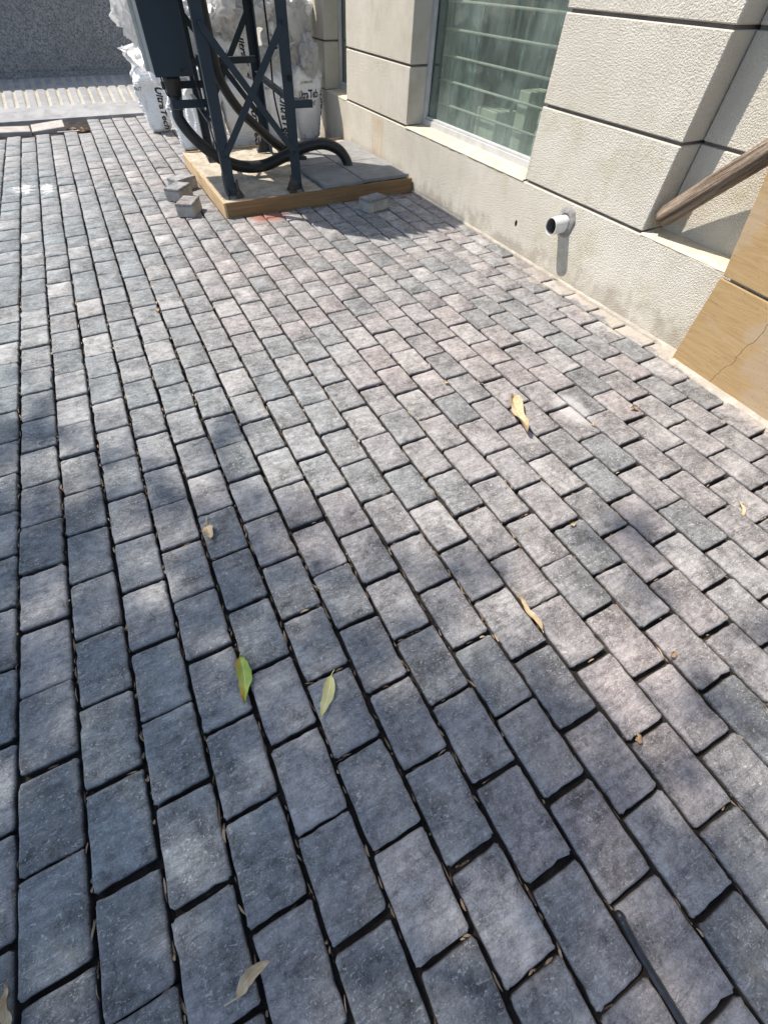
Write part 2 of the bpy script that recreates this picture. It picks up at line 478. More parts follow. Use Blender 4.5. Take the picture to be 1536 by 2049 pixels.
MAT_LEAF_TAN = leaf_material('dry_tan_leaf', (0.42, 0.31, 0.17), (0.55, 0.44, 0.28))
MAT_LEAF_BROWN = leaf_material('dry_brown_leaf', (0.24, 0.15, 0.08), (0.40, 0.28, 0.16))
MAT_LEAF_PALE = leaf_material('pale_yellow_leaf', (0.56, 0.52, 0.20), (0.64, 0.60, 0.30))
def green_leaf():
    m = M('yellowing_green_leaf', 0.45, 0.4)
    p = m.obj()
    u = m.n('ShaderNodeAttribute', attribute_name='mid').outputs['Fac']
    sd = m.n('ShaderNodeAttribute', attribute_name='side').outputs['Fac']
    n = m.noise(p, 30, 4, 0.6)
    col = m.mix(m.rng(n, 0.35, 0.65), (0.20, 0.33, 0.045), (0.33, 0.44, 0.07))
    col = m.mix(m.math('MULTIPLY', m.rng(sd, -0.1, -0.6, 0, 0.9), m.rng(n, 0.35, 0.6, 0.3, 1)), col, (0.50, 0.24, 0.05))
    col = m.mix(m.rng(u, 0.0, 0.12, 0.7, 0.0), col, (0.55, 0.60, 0.18))
    return m.done(col, None, m.bump(n, 0.0012))
MAT_LEAF_GREEN = green_leaf()

def litter_material():
    m = M('joint_litter', 0.8, 0.2)
    p = m.pos()
    w_ = m.white(m.vmath('SNAP', p, (0.03, 0.03, 0.5)), 0)
    col = m.mix(w_, (0.06, 0.036, 0.022), (0.44, 0.32, 0.20))
    return m.done(col)
MAT_LITTER = litter_material()

def crown_material():
    m = M('tree_leaf', 0.5, 0.4)
    p = m.pos()
    n = m.noise(p, 1.5, 3)
    col = m.mix(m.rng(n, 0.35, 0.65), (0.045, 0.095, 0.022), (0.085, 0.14, 0.035))
    m.done(col)
    tr = m.n('ShaderNodeBsdfTranslucent'); m.put(tr.inputs[0], (0.09, 0.15, 0.03))
    mx = m.n('ShaderNodeMixShader'); mx.inputs[0].default_value = 0.25
    m.t.links.new(m.b.outputs[0], mx.inputs[1]); m.t.links.new(tr.outputs[0], mx.inputs[2])
    m.t.links.new(mx.outputs[0], m.out.inputs['Surface'])
    return m.m
MAT_CROWN = crown_material()
MAT_BARK = simple('bark', (0.10, 0.08, 0.06), (0.19, 0.16, 0.13), 6, 0.9, 0.02, 25)

def glass_material():
    m = M('dusty_glass', 0.08, 0.5)
    p = m.pos()
    g = m.n('ShaderNodeBsdfGlossy'); g.inputs['Roughness'].default_value = 0.04
    m.put(g.inputs['Color'], (0.85, 0.92, 0.9))
    t = m.n('ShaderNodeBsdfTransparent'); m.put(t.inputs[0], (0.90, 0.95, 0.925))
    fr = m.n('ShaderNodeFresnel'); fr.inputs[0].default_value = 1.5
    front = m.math('SUBTRACT', 1.0, m.n('ShaderNodeNewGeometry').outputs['Backfacing'])
    mx = m.n('ShaderNodeMixShader'); m.t.links.new(m.math('MULTIPLY', fr.outputs[0], front), mx.inputs[0])
    m.t.links.new(t.outputs[0], mx.inputs[1]); m.t.links.new(g.outputs[0], mx.inputs[2])
    d = m.n('ShaderNodeBsdfDiffuse')
    m.put(d.inputs[0], (0.29, 0.365, 0.33))
    st = m.noise(m.map(p, (3, 26, 1.6)), 1.0, 5, 0.65, 0.3)
    pat = m.noise(p, 2.6, 4, 0.6)
    x, y, z = m.sep(p)
    low = m.rng(z, 0.50, 0.80, 0.20, 0.0)
    drops = m.noise(m.map(p, (40, 140, 22)), 1.0, 2, 0.5)
    dirt = m.math('ADD', m.rng(st, 0.44, 0.82, 0.17, 0.34), m.math('ADD', m.rng(pat, 0.38, 0.70, 0.0, 0.24), low), clamp=True)
    dirt = m.math('ADD', dirt, m.rng(drops, 0.70, 0.75, 0.0, 0.75), clamp=True)
    mx2 = m.n('ShaderNodeMixShader'); m.t.links.new(m.math('MULTIPLY', dirt, front), mx2.inputs[0])
    m.t.links.new(mx.outputs[0], mx2.inputs[1]); m.t.links.new(d.outputs[0], mx2.inputs[2])
    m.t.links.new(mx2.outputs[0], m.out.inputs['Surface'])
    return m.m
MAT_GLASS = glass_material()
MAT_FRAME = simple('window_aluminium', (0.44, 0.45, 0.45), (0.53, 0.535, 0.53), 10, 0.45, 0.0008, 90, spec=0.5, c3=(0.46, 0.44, 0.40))
MAT_BAR = simple('grille_paint', (0.34, 0.335, 0.29), (0.42, 0.41, 0.36), 12, 0.5)
MAT_ROOM = simple('room_green', (0.07, 0.15, 0.125), (0.11, 0.20, 0.17), 2.5, 0.9)
MAT_BOXES = simple('pale_blocks', (0.42, 0.42, 0.34), (0.55, 0.55, 0.46), 5, 0.9)
MAT_CURTAIN = simple('dark_curtain', (0.045, 0.085, 0.078), (0.06, 0.105, 0.095), 6, 0.9)
MAT_PVC = simple('white_pvc', (0.66, 0.65, 0.62), (0.76, 0.75, 0.72), 20, 0.4, 0.0006, 100, spec=0.5, c3=(0.55, 0.52, 0.47))
MAT_PVCIN = simple('pipe_inside', (0.10, 0.09, 0.085), (0.16, 0.145, 0.13), 20, 0.7)
MAT_COLLAR = simple('grey_mortar', (0.22, 0.21, 0.20), (0.33, 0.315, 0.295), 30, 0.9, 0.004, 90)
MAT_ROD = simple('black_rod', (0.012, 0.013, 0.017), (0.03, 0.032, 0.04), 30, 0.35, 0.0004, 150, spec=0.5)

# ------------------------------------------------------------------ ground
gm = bpy.data.meshes.new('ground')
gx = 150
bmg = bmesh.new()
# sheet with the bedding area left open so the bed can lie lower
def quad(bm, a, b, c, d): bm.faces.new([bm.verts.new(p) for p in (a, b, c, d)])
bx0, bx1, by0, by1 = -2.3, 3.62, -2.0, 9.08
for (x0, x1, y0, y1) in ((-gx, bx0, -gx, gx), (bx1, gx, -gx, gx), (bx0, bx1, -gx, by0), (bx0, bx1, by1, gx)):
    quad(bmg, (x0, y0, -0.004), (x1, y0, -0.004), (x1, y1, -0.004), (x0, y1, -0.004))
tag(bm_obj('ground', bmg, MAT_GROUND), kind='structure')

bmb = bmesh.new()
nx, ny = 60, 110
grid = []
for j in range(ny + 1):
    row = []
    for i in range(nx + 1):
        x = bx0 + (bx1 - bx0) * i / nx; y = by0 + (by1 - by0) * j / ny
        z = -0.036 + 0.010 * N3(x * 9, y * 9)
        if i in (0, nx) or j in (0, ny): z = -0.004
        row.append(bmb.verts.new((x, y, z)))
    grid.append(row)
for j in range(ny):
    for i in range(nx):
        bmb.faces.new((grid[j][i], grid[j][i + 1], grid[j + 1][i + 1], grid[j + 1][i]))
tag(bm_obj('bedding_layer', bmb, MAT_BED, smooth=True), kind='structure')

# ------------------------------------------------------------------ pavers
def paver_mesh(seed, n_side, rings, w, l, rough=1.0):
    rnd = random.Random(seed)
    bm = bmesh.new()
    lay = bm.verts.layers.float.new('rim')
    hw, hl = w / 2, l / 2
    rc = 0.009
    out = []
    def side(a, b, n):
        return [a.lerp(b, (i + 0.5) / n) for i in range(n)]
    cs = [(hw - rc, hl - rc, 0), (-hw + rc, hl - rc, 90), (-hw + rc, -hl + rc, 180), (hw - rc, -hl + rc, 270)]
    nc = 3 if n_side > 3 else 2
    pts = []
    for k, (cx, cy, a0) in enumerate(cs):
        for i in range(nc + 1):
            a = math.radians(a0 + 90 * i / nc)
            rr = rc * (1 + 0.25 * rnd.uniform(-1, 1) * rough)
            pts.append(Vector((cx + rr * math.cos(a), cy + rr * math.sin(a), 0)))
        nxt = cs[(k + 1) % 4]
        a = math.radians(a0 + 90)
        p = Vector((cx + rc * math.cos(a), cy + rc * math.sin(a), 0))
        a2 = math.radians(nxt[2])
        q = Vector((nxt[0] + rc * math.cos(a2), nxt[1] + rc * math.sin(a2), 0))
        m_ = n_side if k % 2 == 1 else max(2, int(n_side * 0.7))
        pts += side(p, q, m_)
    so_ = rnd.uniform(0, 50)
    for i, p in enumerate(pts):
        d = p.normalized()
        p += d * (0.0030 * rough * N3(p.x * 55 + so_, p.y * 55, 1.3) + 0.0009 * rough * rnd.uniform(-1, 1))
    n = len(pts)
    prof = ((-0.09, 1.0, 0, 0.0), (-0.011, 0.0, 0, 0.1), (-0.005, 0.0012, 0, 0.8), (-0.0012, 0.0048, 0, 1.0)) if rings else ((-0.09, 0.5, 0, 0.0), (-0.006, 0.0, 0, 0.7))
    R = []
    for (z, ins, _, rim) in prof:
        ring = []
        for p in pts:
            d = Vector((p.x / hw, p.y / hl, 0)).normalized()
            ii = ins if ins < 0.4 else 0.0005
            chip = 0.0
            if z > -0.02 and rings:
                chip = 0.012 * max(0.0, N3(p.x * 34 + so_, p.y * 34, 7.0) - 0.30)
            v = bm.verts.new((p.x - d.x * (ii + chip), p.y - d.y * (ii + chip), z + (0.0008 * N3(p.x * 60, p.y * 60, so_) if z > -0.02 else 0)))
            v[lay] = rim
            ring.append(v)
        R.append(ring)
    def relief(x, y):
        return 0.0020 * N3(x * 18 + so_, y * 26, 3.0) + 0.0014 * N3(x * 50, y * 60 + so_, 9.0)
    for s_ in ((0.90, 0.72, 0.42) if rings else (0.94,)):
        ring = []
        for p in pts:
            x, y = p.x * s_, p.y * s_
            v = bm.verts.new((x, y, (0.0 if rings else 0.0) + relief(x, y)))
            v[lay] = 0.15 if s_ > 0.85 else 0.0
            ring.append(v)
        R.append(ring)
    for a, b in zip(R, R[1:]):
        for i in range(n):
            bm.faces.new((a[i], a[(i + 1) % n], b[(i + 1) % n], b[i]))
    c = bm.verts.new((0, 0, relief(0, 0)))
    for i in range(n):
        bm.faces.new((R[-1][i], R[-1][(i + 1) % n], c))
    me = bpy.data.meshes.new('paver')
    bm.to_mesh(me); bm.free()
    me.polygons.foreach_set('use_smooth', [True] * len(me.polygons))
    me.materials.append(MAT_PAVER)
    return me

PW, PL = W - JX, L - JY
hi_var = [paver_mesh(100 + i, 9, True, PW, PL) for i in range(12)]
cells = []
CRT = Matrix(CR).transposed()
def project(p):
    q = CRT @ (Vector(p) - CL)
    if q.z > -0.05: return None
    return (768 + 850 * q.x / -q.z, 1024.5 - 850 * q.y / -q.z, -q.z)
for c in range(-13, 22):
    par = 0.5 * (c % 2)
    r = int((by0 - Y0) / L) - 1
    while True:
        yc = Y0 + (r + par + 0.5) * L
        xc = (c + 0.5) * W
        r += 1
        if yc > 9.05: break
        if yc - L / 2 < by0 + 0.02: continue
        if 1.60 < xc < 3.6 and 4.50 + 0.02 < yc < 6.30: continue          # under the equipment pad
        if c < 5 and yc > 8.36 and c > -6: continue                       # open pit
        if c <= -6 and yc > 8.9: continue
        cells.append((c, xc, yc))
def area(c):
    q = [project((c[1] + dx, c[2] + dy, 0)) for dx, dy in ((-.08, -.12), (.08, -.12), (.08, .12), (-.08, .12))]
    if any(v is None for v in q): return 0
    cx = sum(v[0] for v in q) / 4; cy = sum(v[1] for v in q) / 4
    if not (-60 < cx < 1600 and -20 < cy < 2110): return 0
    return 0.5 * abs(sum(q[i][0] * q[(i + 1) % 4][1] - q[(i + 1) % 4][0] * q[i][1] for i in range(4)))
cells.sort(key=lambda c: -area(c))
pavement = empty('pavement')
tag(pavement, kind='structure')
rr = random.Random(3)
def jitter(c):
    x, y = c[1], c[2]
    dz = 0.0035 * N3(x * 1.1, y * 1.1) + rr.uniform(-0.0032, 0.0032)
    e = (rr.gauss(0, 0.007), rr.gauss(0, 0.008), rr.gauss(0, 0.008) + math.pi * rr.randint(0, 1))
    return Vector((x + rr.uniform(-0.0018, 0.0018), y + rr.gauss(0, 0.0026), dz)), e
for i, c in enumerate(cells[:296]):
    o = bpy.data.objects.new('paver', hi_var[rr.randrange(len(hi_var))])
    loc, e = jitter(c)
    o.location = loc; o.rotation_euler = e
    if c[0] == 21: o.scale = (0.80, 1, 1); o.location.x -= 0.016
    COL.objects.link(o)
    o.parent = pavement
lo_var = [paver_mesh(300 + i, 4, False, PW, PL) for i in range(8)]
lo_data = []
for me in lo_var:
    lo_data.append(([v.co.copy() for v in me.vertices], [tuple(p.vertices) for p in me.polygons], [a.value for a in me.attributes['rim'].data]))
vs, fs, rim = [], [], []
for c in cells[296:]:
    V_, F_, A_ = lo_data[rr.randrange(len(lo_data))]
    loc, e = jitter(c)
    mt = Matrix.Translation(loc) @ Matrix.Rotation(e[2], 4, 'Z') @ Matrix.Rotation(e[0], 4, 'X') @ Matrix.Rotation(e[1], 4, 'Y')
    if c[0] == 21: mt = Matrix.Translation((-0.016, 0, 0)) @ mt @ Matrix.Diagonal((0.80, 1, 1, 1))
    b = len(vs)
    vs += [mt @ v for v in V_]
    fs += [tuple(b + k for k in f) for f in F_]
    rim += A_
me = bpy.data.meshes.new('paver_field')
me.from_pydata(vs, [], fs)
at = me.attributes.new('rim', 'FLOAT', 'POINT')
at.data.foreach_set('value', rim)
pf = link('paver_field', me, MAT_PAVER, pavement, smooth=True)
tag(pf, kind='stuff')

# cement fillet where the paving meets the wall
bm = bmesh.new()
prev = None
ys_ = [x * 0.04 - 1.5 for x in range(0, 153)]
for y in ys_:
    if y > 1.25: wd = 0.008 + 0.016 * max(0, N3(y * 3, 2.0))
    else: wd = 0.022 + 0.030 * max(0.0, 0.35 + N3(y * 3, 0.3)) + max(0.0, min(1.0, 1.3 - y)) * 0.02
    bx = 3.602 if y > 1.14 else 3.515 + (y - 1.12) * 0.05
    a = bm.verts.new((bx + 0.01, y, 0.022 + 0.006 * N3(y * 9)))
    m_ = bm.verts.new((bx - wd * 0.5, y, 0.011 + 0.003 * N3(y * 12, 4)))
    b = bm.verts.new((bx - wd - 0.015 * N3(y * 17, 5), y, 0.001 ))
    c = bm.verts.new((bx - wd * 1.1, y, -0.03))
    if prev:
        for p, q in zip(prev, prev[1:]):
            i = prev.index(p)
            bm.faces.new((p, q, (a, m_, b, c)[i + 1], (a, m_, b, c)[i]))
    prev = (a, m_, b, c)
tag(bm_obj('mortar_fillet', bm, MAT_MORTAR, smooth=True), kind='stuff', label='pale cement fillet smeared along the foot of the wall', cat='mortar')

# ------------------------------------------------------------------ building
LEAN = 0.031
X0 = 3.605
def BL(x, y, z): return (x + LEAN * z, y, z)
bld = empty('building', (X0, 3.0, 0))
tag(bld, 'cream plastered building with grooved pilasters and a dusty barred window', 'building')
def bbox(name, lo, hi, mat, bevel=0.0, parent=None):
    return box(name, lo, hi, mat, parent or bld, bevel, BL)

Z0 = 0.466
bbox('plinth', (X0, -2.5, -0.3), (X0 + 0.32, 12, Z0), MAT_PLASTER, 0.004)
# worn top of the plinth seen in the window and the bay
bbox('core_wall', (X0 + 0.33, -2.5, -0.3), (X0 + 0.40, 2.80, 3.6), MAT_SMOOTH)
bbox('core_wall', (X0 + 0.33, 4.80, -0.3), (X0 + 0.40, 6.10, 3.6), MAT_SMOOTH)
bbox('core_wall', (X0 + 0.33, 6.86, -0.3), (X0 + 0.40, 12, 3.6), MAT_SMOOTH)
G = 0.016
levels = [(Z0 + G, 0.882), (0.898, 1.300), (1.316, 1.718), (1.734, 2.136), (2.152, 2.56), (2.576, 3.0), (3.016, 3.6)]
def pilaster(y0, y1, depth=0.30):
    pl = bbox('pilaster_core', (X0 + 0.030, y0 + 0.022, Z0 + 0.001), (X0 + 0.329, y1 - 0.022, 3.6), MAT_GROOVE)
    for z0, z1 in levels:
        bbox('wall_block', (X0 + 0.006, y0, z0), (X0 + 0.325, y1, z1), MAT_PLASTER, 0.005)
pilaster(1.752, 2.884)
pilaster(4.728, 6.162)
pilaster(6.80, 11.8)
# recessed bay between the pilaster and the stone cladding
for i, (z0, z1) in enumerate(levels):
    bbox('wall_block', (X0 + 0.165, 0.2, z0 if i else Z0 + 0.002), (X0 + 0.32, 1.745, z1), MAT_PLASTER, 0.004)
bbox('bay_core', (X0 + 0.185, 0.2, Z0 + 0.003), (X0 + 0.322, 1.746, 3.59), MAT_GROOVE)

def ledge(y0, y1, x0, x1, seed):
    """worn pale ledge lying on the plinth, broken along its front edge"""
    bm = bmesh.new()
    n = 40
    prev = None
    for i in range(n + 1):
        y = y0 + (y1 - y0) * i / n
        fr = x0 + 0.004 + 0.006 * N3(y * 14, seed) + (0.010 * max(0, N3(y * 5, seed + 3)))
        zt = Z0 + 0.013 + 0.002 * N3(y * 20, seed)
        row = [bm.verts.new(BL(fr - 0.004, y, Z0 + 0.001)), bm.verts.new(BL(fr, y, zt - 0.003)), bm.verts.new(BL((fr + x1) / 2, y, zt + 0.003 * N3(y * 11, 8))), bm.verts.new(BL(x1, y, zt + 0.006))]
        if prev:
            for k in range(3): bm.faces.new((prev[k], prev[k + 1], row[k + 1], row[k]))
        prev = row
    return bm_obj('sill_ledge', bm, MAT_LEDGE, bld, smooth=True)
ledge(2.887, 4.726, X0 - 0.006, X0 + 0.20, 1.0)
ledge(6.164, 6.798, X0 - 0.004, X0 + 0.20, 5.0)
ledge(1.135, 1.750, X0 - 0.002, X0 + 0.166, 9.0)

def window(y0, y1, z1=2.55):
    win = empty('window', (X0 + 0.2, (y0 + y1) / 2, Z0))
    win.parent = bld
    win.matrix_parent_inverse = Matrix.Translation(bld.location).inverted()
    xa, xb = X0 + 0.185, X0 + 0.240
    zb = Z0 + 0.012
    def wb(name, lo, hi, mat, bev=0.002): return box(name, lo, hi, mat, win, bev, BL)
    wb('frame', (xa, y0 + 0.001, zb), (xb, y1 - 0.001, zb + 0.050), MAT_FRAME)
    wb('frame', (xa + 0.012, y0 + 0.046, zb + 0.0505), (xb - 0.008, y1 - 0.046, zb + 0.068), MAT_FRAME)
    wb('frame', (xa, y0 + 0.001, zb + 0.0505), (xb, y0 + 0.045, z1), MAT_FRAME)
    wb('frame', (xa, y1 - 0.045, zb + 0.0505), (xb, y1 - 0.001, z1), MAT_FRAME)
    wb('frame', (xa, y0 + 0.001, z1 + 0.001), (xb, y1 - 0.001, z1 + 0.05), MAT_FRAME)
    wb('gasket', (xb - 0.022, y1 - 0.058, zb + 0.068), (xb - 0.006, y1 - 0.046, z1), MAT_RUBBER, 0.0)
    bmq = bmesh.new()
    hexa(bmq, [BL(*p) for p in ((xb - 0.020, y0 + 0.046, zb + 0.060), (xb - 0.014, y0 + 0.046, zb + 0.060), (xb - 0.014, y1 - 0.046, zb + 0.060), (xb - 0.020, y1 - 0.046, zb + 0.060),
                                (xb - 0.020, y0 + 0.046, z1), (xb - 0.014, y0 + 0.046, z1), (xb - 0.014, y1 - 0.046, z1), (xb - 0.020, y1 - 0.046, z1))])
    bm_obj('pane', bmq, MAT_GLASS, win)
    # grille bars behind the glass
    zz = zb + 0.17
    while zz < z1:
        bm_ = tube_mesh([BL(xb + 0.07, y0 + 0.03, zz), BL(xb + 0.07, y1 - 0.03, zz)], 0.009, 8)
        bm_obj('grille_bar', bm_, MAT_BAR, win, smooth=True)
        zz += 0.158
    for yy in (y0 + (y1 - y0) * 0.38, y0 + (y1 - y0) * 0.72) if y1 - y0 > 1 else ():
        wb('grille_upright', (xb + 0.082, yy - 0.012, zb), (xb + 0.094, yy + 0.012, z1), MAT_CURTAIN, 0.0)
    return win
win1 = window(2.886, 4.727)
win2 = window(6.163, 6.799)
# lintel over the windows and the room behind
for (a, b) in ((2.886, 4.727), (6.163, 6.799)):
    bbox('lintel', (X0 + 0.012, a + 0.001, 2.61), (X0 + 0.33, b - 0.001, 3.6), MAT_PLASTER, 0.004)
rm = bmesh.new()
rx0, rx1, ry0, ry1, rz0, rz1 = X0 + 0.41, X0 + 3.4, 1.0, 7.6, -0.02, 3.0
def q4(*p): rm.faces.new([rm.verts.new(BL(*k)) for k in p])
q4((rx1, ry0, rz0), (rx1, ry1, rz0), (rx1, ry1, rz1), (rx1, ry0, rz1))
q4((rx0, ry0, rz0), (rx1, ry0, rz0), (rx1, ry0, rz1), (rx0, ry0, rz1))
q4((rx0, ry1, rz0), (rx1, ry1, rz0), (rx1, ry1, rz1), (rx0, ry1, rz1))
q4((rx0, ry0, rz0), (rx1, ry0, rz0), (rx1, ry1, rz0), (rx0, ry1, rz0))
q4((rx0, ry0, rz1), (rx1, ry0, rz1), (rx1, ry1, rz1), (rx0, ry1, rz1))
bm_obj('room_lining', rm, MAT_ROOM, bld)
bbox('roof', (X0 + 0.02, -2.5, 3.602), (X0 + 4, 12, 3.75), MAT_SMOOTH)
# pleated curtain at the far jamb and blocks added for pale window shapes
bm = bmesh.new(); prev = None
for i in range(40):
    y = 4.68 - i * 0.012
    xx = X0 + 0.37 + 0.006 * math.sin(i * 1.3)
    r = [bm.verts.new(BL(xx, y, 0.40)), bm.verts.new(BL(xx, y, 2.5))]
    if prev: bm.faces.new((prev[0], r[0], r[1], prev[1]))
    prev = r
tag(bm_obj('curtain', bm, MAT_CURTAIN, None, smooth=True), 'dark pleated curtain hanging inside the barred window', 'curtain')
for k, (y, z, sy, sz, dx, lab) in enumerate(((3.30, 0.52, 0.17, 0.24, 0.45, 'pale carton inside the window, nearest the wide grooved pilaster'), (3.66, 0.56, 0.14, 0.28, 0.50, 'tall pale carton inside the window, between two others'), (4.02, 0.42, 0.30, 0.26, 0.42, 'broad pale carton inside the window, nearest the curtain'))):
    t = box('block', (X0 + dx, y - sy / 2, z - 0.1), (X0 + dx + 0.22, y + sy / 2, z + sz), MAT_BOXES, None, 0.006, BL)
    tag(t, lab, 'block', 'pale blocks added inside the window')
sh = box('storage_shelf', (X0 + 0.41, 2.95, 0.22), (X0 + 0.80, 4.25, 0.315), MAT_CURTAIN, None, 0.004, BL)
tag(sh, 'dark shelf inside the window carrying pale blocks', 'shelf')

# weep hole
bmw = bmesh.new()
c0 = Vector(BL(X0 - 0.0015, 2.85, 0.201))
ring = [bmw.verts.new(c0 + Vector((0, 0.014 * math.cos(a) * (1 + 0.3 * N3(a, 2)), 0.021 * math.sin(a) * (1 + 0.3 * N3(a, 5))))) for a in [k * 2 * math.pi / 14 for k in range(14)]]
ring2 = [bmw.verts.new(v.co + Vector((0.004, 0, 0))) for v in ring]
bmw.faces.new(ring)
for k in range(14): bmw.faces.new((ring[k], ring[(k + 1) % 14], ring2[(k + 1) % 14], ring2[k]))
bm_obj('weep_hole', bmw, MAT_DARK, bld)

# golden stone cladding on the near pier
clad = []
def clad_panel(c4, th, name='cladding_panel'):
    """c4: y,z of the front corners (left-bottom, right-bottom, right-top, left-top)"""
    bm = bmesh.new()
    def px(y, z): return 3.512 + (y - 1.12) * 0.055 + LEAN * z
    fr = [Vector((px(y, z), y, z)) for y, z in c4]
    bk = [v + Vector((th, 0, 0)) for v in fr]
    v, f = hexa(bm, [fr[0], fr[1], bk[1], bk[0], fr[3], fr[2], bk[2], bk[3]])
    bmesh.ops.bevel(bm, geom=bm.edges[:], offset=0.004, segments=2, profile=0.5, affect='EDGES')
    return bm_obj(name, bm, MAT_SAND, bld)
clad_panel(((1.115, -0.02), (0.30, -0.02), (0.30, 0.462), (1.128, 0.472)), 0.022)
clad_panel(((1.122, 0.486), (0.30, 0.476), (0.30, 1.02), (1.235, 1.02)), 0.030)
clad_panel(((0.288, -0.02), (-0.55, -0.02), (-0.55, 0.462), (0.288, 0.462)), 0.022)
clad_panel(((0.288, 0.476), (-0.55, 0.476), (-0.55, 1.02), (0.288, 1.02)), 0.022)
clad_panel(((1.235, 1.034), (0.30, 1.034), (0.30, 1.60), (1.24, 1.60)), 0.022)
clad_panel(((0.288, 1.034), (-0.55, 1.034), (-0.55, 1.60), (0.288, 1.60)), 0.022)
bbox('pier_core', (X0 - 0.068, -0.5, -0.1), (X0 + 0.31, 1.085, 1.62), MAT_LEDGE)

# ------------------------------------------------------------------ drain pipe stub
dp = empty('drain_pipe', (X0, 2.364, 0.342))
tag(dp, 'short white plastic drain pipe stub poking out of the plinth', 'pipe')
rc_ = Vector(BL(X0, 2.364, 0.342))
ax = Vector((-1, 0.02, -0.03)).normalized()
def pipe_shell(r0, r1, l0, l1, n=36):
    bm = bmesh.new()
    a = ax.cross(Vector((0, 0, 1))).normalized(); b = ax.cross(a)
    def rg(r, l): return [bm.verts.new(rc_ + ax * l + (a * math.cos(2 * math.pi * k / n) + b * math.sin(2 * math.pi * k / n)) * r) for k in range(n)]
    R_ = [rg(r0, l0), rg(r0, l1), rg(r1, l1), rg(r1, l0)]
    for p, q in zip(R_, R_[1:]):
        for k in range(n): bm.faces.new((p[k], p[(k + 1) % n], q[(k + 1) % n], q[k]))
    return bm
bm_obj('pipe_wall', pipe_shell(0.054, 0.0505, -0.05, 0.122), MAT_PVC, dp, smooth=False)
bm_obj('pipe_lining', pipe_shell(0.0503, 0.0500, -0.05, 0.112), MAT_PVCIN, dp)
bm = bmesh.new()
bmesh.ops.create_circle(bm, cap_ends=True, segments=24, radius=0.0499, matrix=Matrix.Translation(rc_ + ax * 0.004) @ ax.to_track_quat('Z', 'Y').to_matrix().to_4x4())
bm_obj('pipe_throat', bm, MAT_DARK, dp)
bm = bmesh.new()
n = 30
rings = []
for rr_, xo in ((0.054, 0.016), (0.075, 0.012), (0.088, 0.004), (0.090, -0.004)):
    rings.append([])
    for k in range(n):
        a = 2 * math.pi * k / n
        q = rr_ * (1 + 0.10 * N3(math.cos(a) * 2, math.sin(a) * 2, rr_ * 9))
        rings[-1].append(bm.verts.new(BL(X0 - xo, 2.352 + q * math.cos(a) * 0.95, 0.356 + q * math.sin(a) * 1.05)))
for p, q in zip(rings, rings[1:]):
    for k in range(n): bm.faces.new((p[k], p[(k + 1) % n], q[(k + 1) % n], q[k]))
bm_obj('mortar_collar', bm, MAT_COLLAR, dp, smooth=True)

# ------------------------------------------------------------------ leaning pole
pole_a = Vector((3.683, 1.700, 0.560)); pole_b = Vector((3.56, 0.63, 1.62))
dirv = (pole_b - pole_a); plen = dirv.length
bm = bmesh.new()
n = 48; rings = []
for i in range(30):
    t = i / 29
    ring = []
    for k in range(n):
        a = 2 * math.pi * k / n
        r = 0.055 * (1 + 0.07 * N3(math.cos(a) * 1.5, math.sin(a) * 1.5, t * 3) + 0.05 * N3(math.cos(a) * 5, math.sin(a) * 5, t * 2.5) - 0.16 * max(0, 1 - abs((a - 2.4 - 0.2 * math.sin(t * 5))) / 0.16) - 0.12 * max(0, 1 - abs((a - 3.6 - 0.15 * math.sin(t * 7))) / 0.14))
        if i == 0: r *= 0.80 + 0.25 * N3(math.cos(a) * 2.5, math.sin(a) * 2.5, 4.0)
        if i == 1: r *= 0.97
        z = (0.030 * N3(math.cos(a) * 3, math.sin(a) * 3) if i == 0 else 0.012 * N3(math.cos(a) * 4, math.sin(a) * 4) if i == 1 else 0) + plen * (t if i > 1 else (0, 0.016)[i])
        ring.append(bm.verts.new((r * math.cos(a) + 0.012 * math.sin(t * 4), r * math.sin(a), z)))
    rings.append(ring)
for p, q in zip(rings, rings[1:]):
    for k in range(n): bm.faces.new((p[k], p[(k + 1) % n], q[(k + 1) % n], q[k]))
bm.faces.new(rings[0][::-1]); bm.faces.new(rings[-1])
po = bm_obj('wooden_pole', bm, MAT_WOOD, None, smooth=True)
po.location = pole_a; po.rotation_euler = dirv.to_track_quat('Z', 'Y').to_euler()
tag(po, 'weathered cracked wooden pole leaning in the recess on the plinth ledge', 'pole')

# ------------------------------------------------------------------ ramp and granite wall
RY0, RY1, RZ0, RZ1 = 9.10, 10.50, 0.03, 0.285
def rz(y): return RZ0 + (RZ1 - RZ0) * (y - RY0) / (RY1 - RY0)
ramp = empty('ramp', (0.7, RY0, 0)); tag(ramp, kind='structure')
bm = bmesh.new()
gs = [(-1.44 + 0.142 * k) for k in range(0, 34)]
gy0, gy1 = 9.50, 10.46
def strip(x0, x1, y0, y1, dz=0.0):
    bm.faces.new([bm.verts.new(p) for p in ((x0, y0, rz(y0) + dz), (x1, y0, rz(y0) + dz), (x1, y1, rz(y1) + dz), (x0, y1, rz(y1) + dz))])
xa, xb = -2.3, 3.6
strip(xa, xb, RY0, gy0); strip(xa, xb, gy1, RY1 + 0.1)
bm.faces.new([bm.verts.new(p) for p in ((xa, RY0, -0.3), (xb, RY0, -0.3), (xb, RY0, RZ0), (xa, RY0, RZ0))])
last = xa
for g in gs:
    if g + 0.06 > xb: break
    strip(last, g, gy0, gy1); last = g + 0.058
strip(last, xb, gy0, gy1)
bm_obj('ramp_surface', bm, MAT_RAMP, ramp)
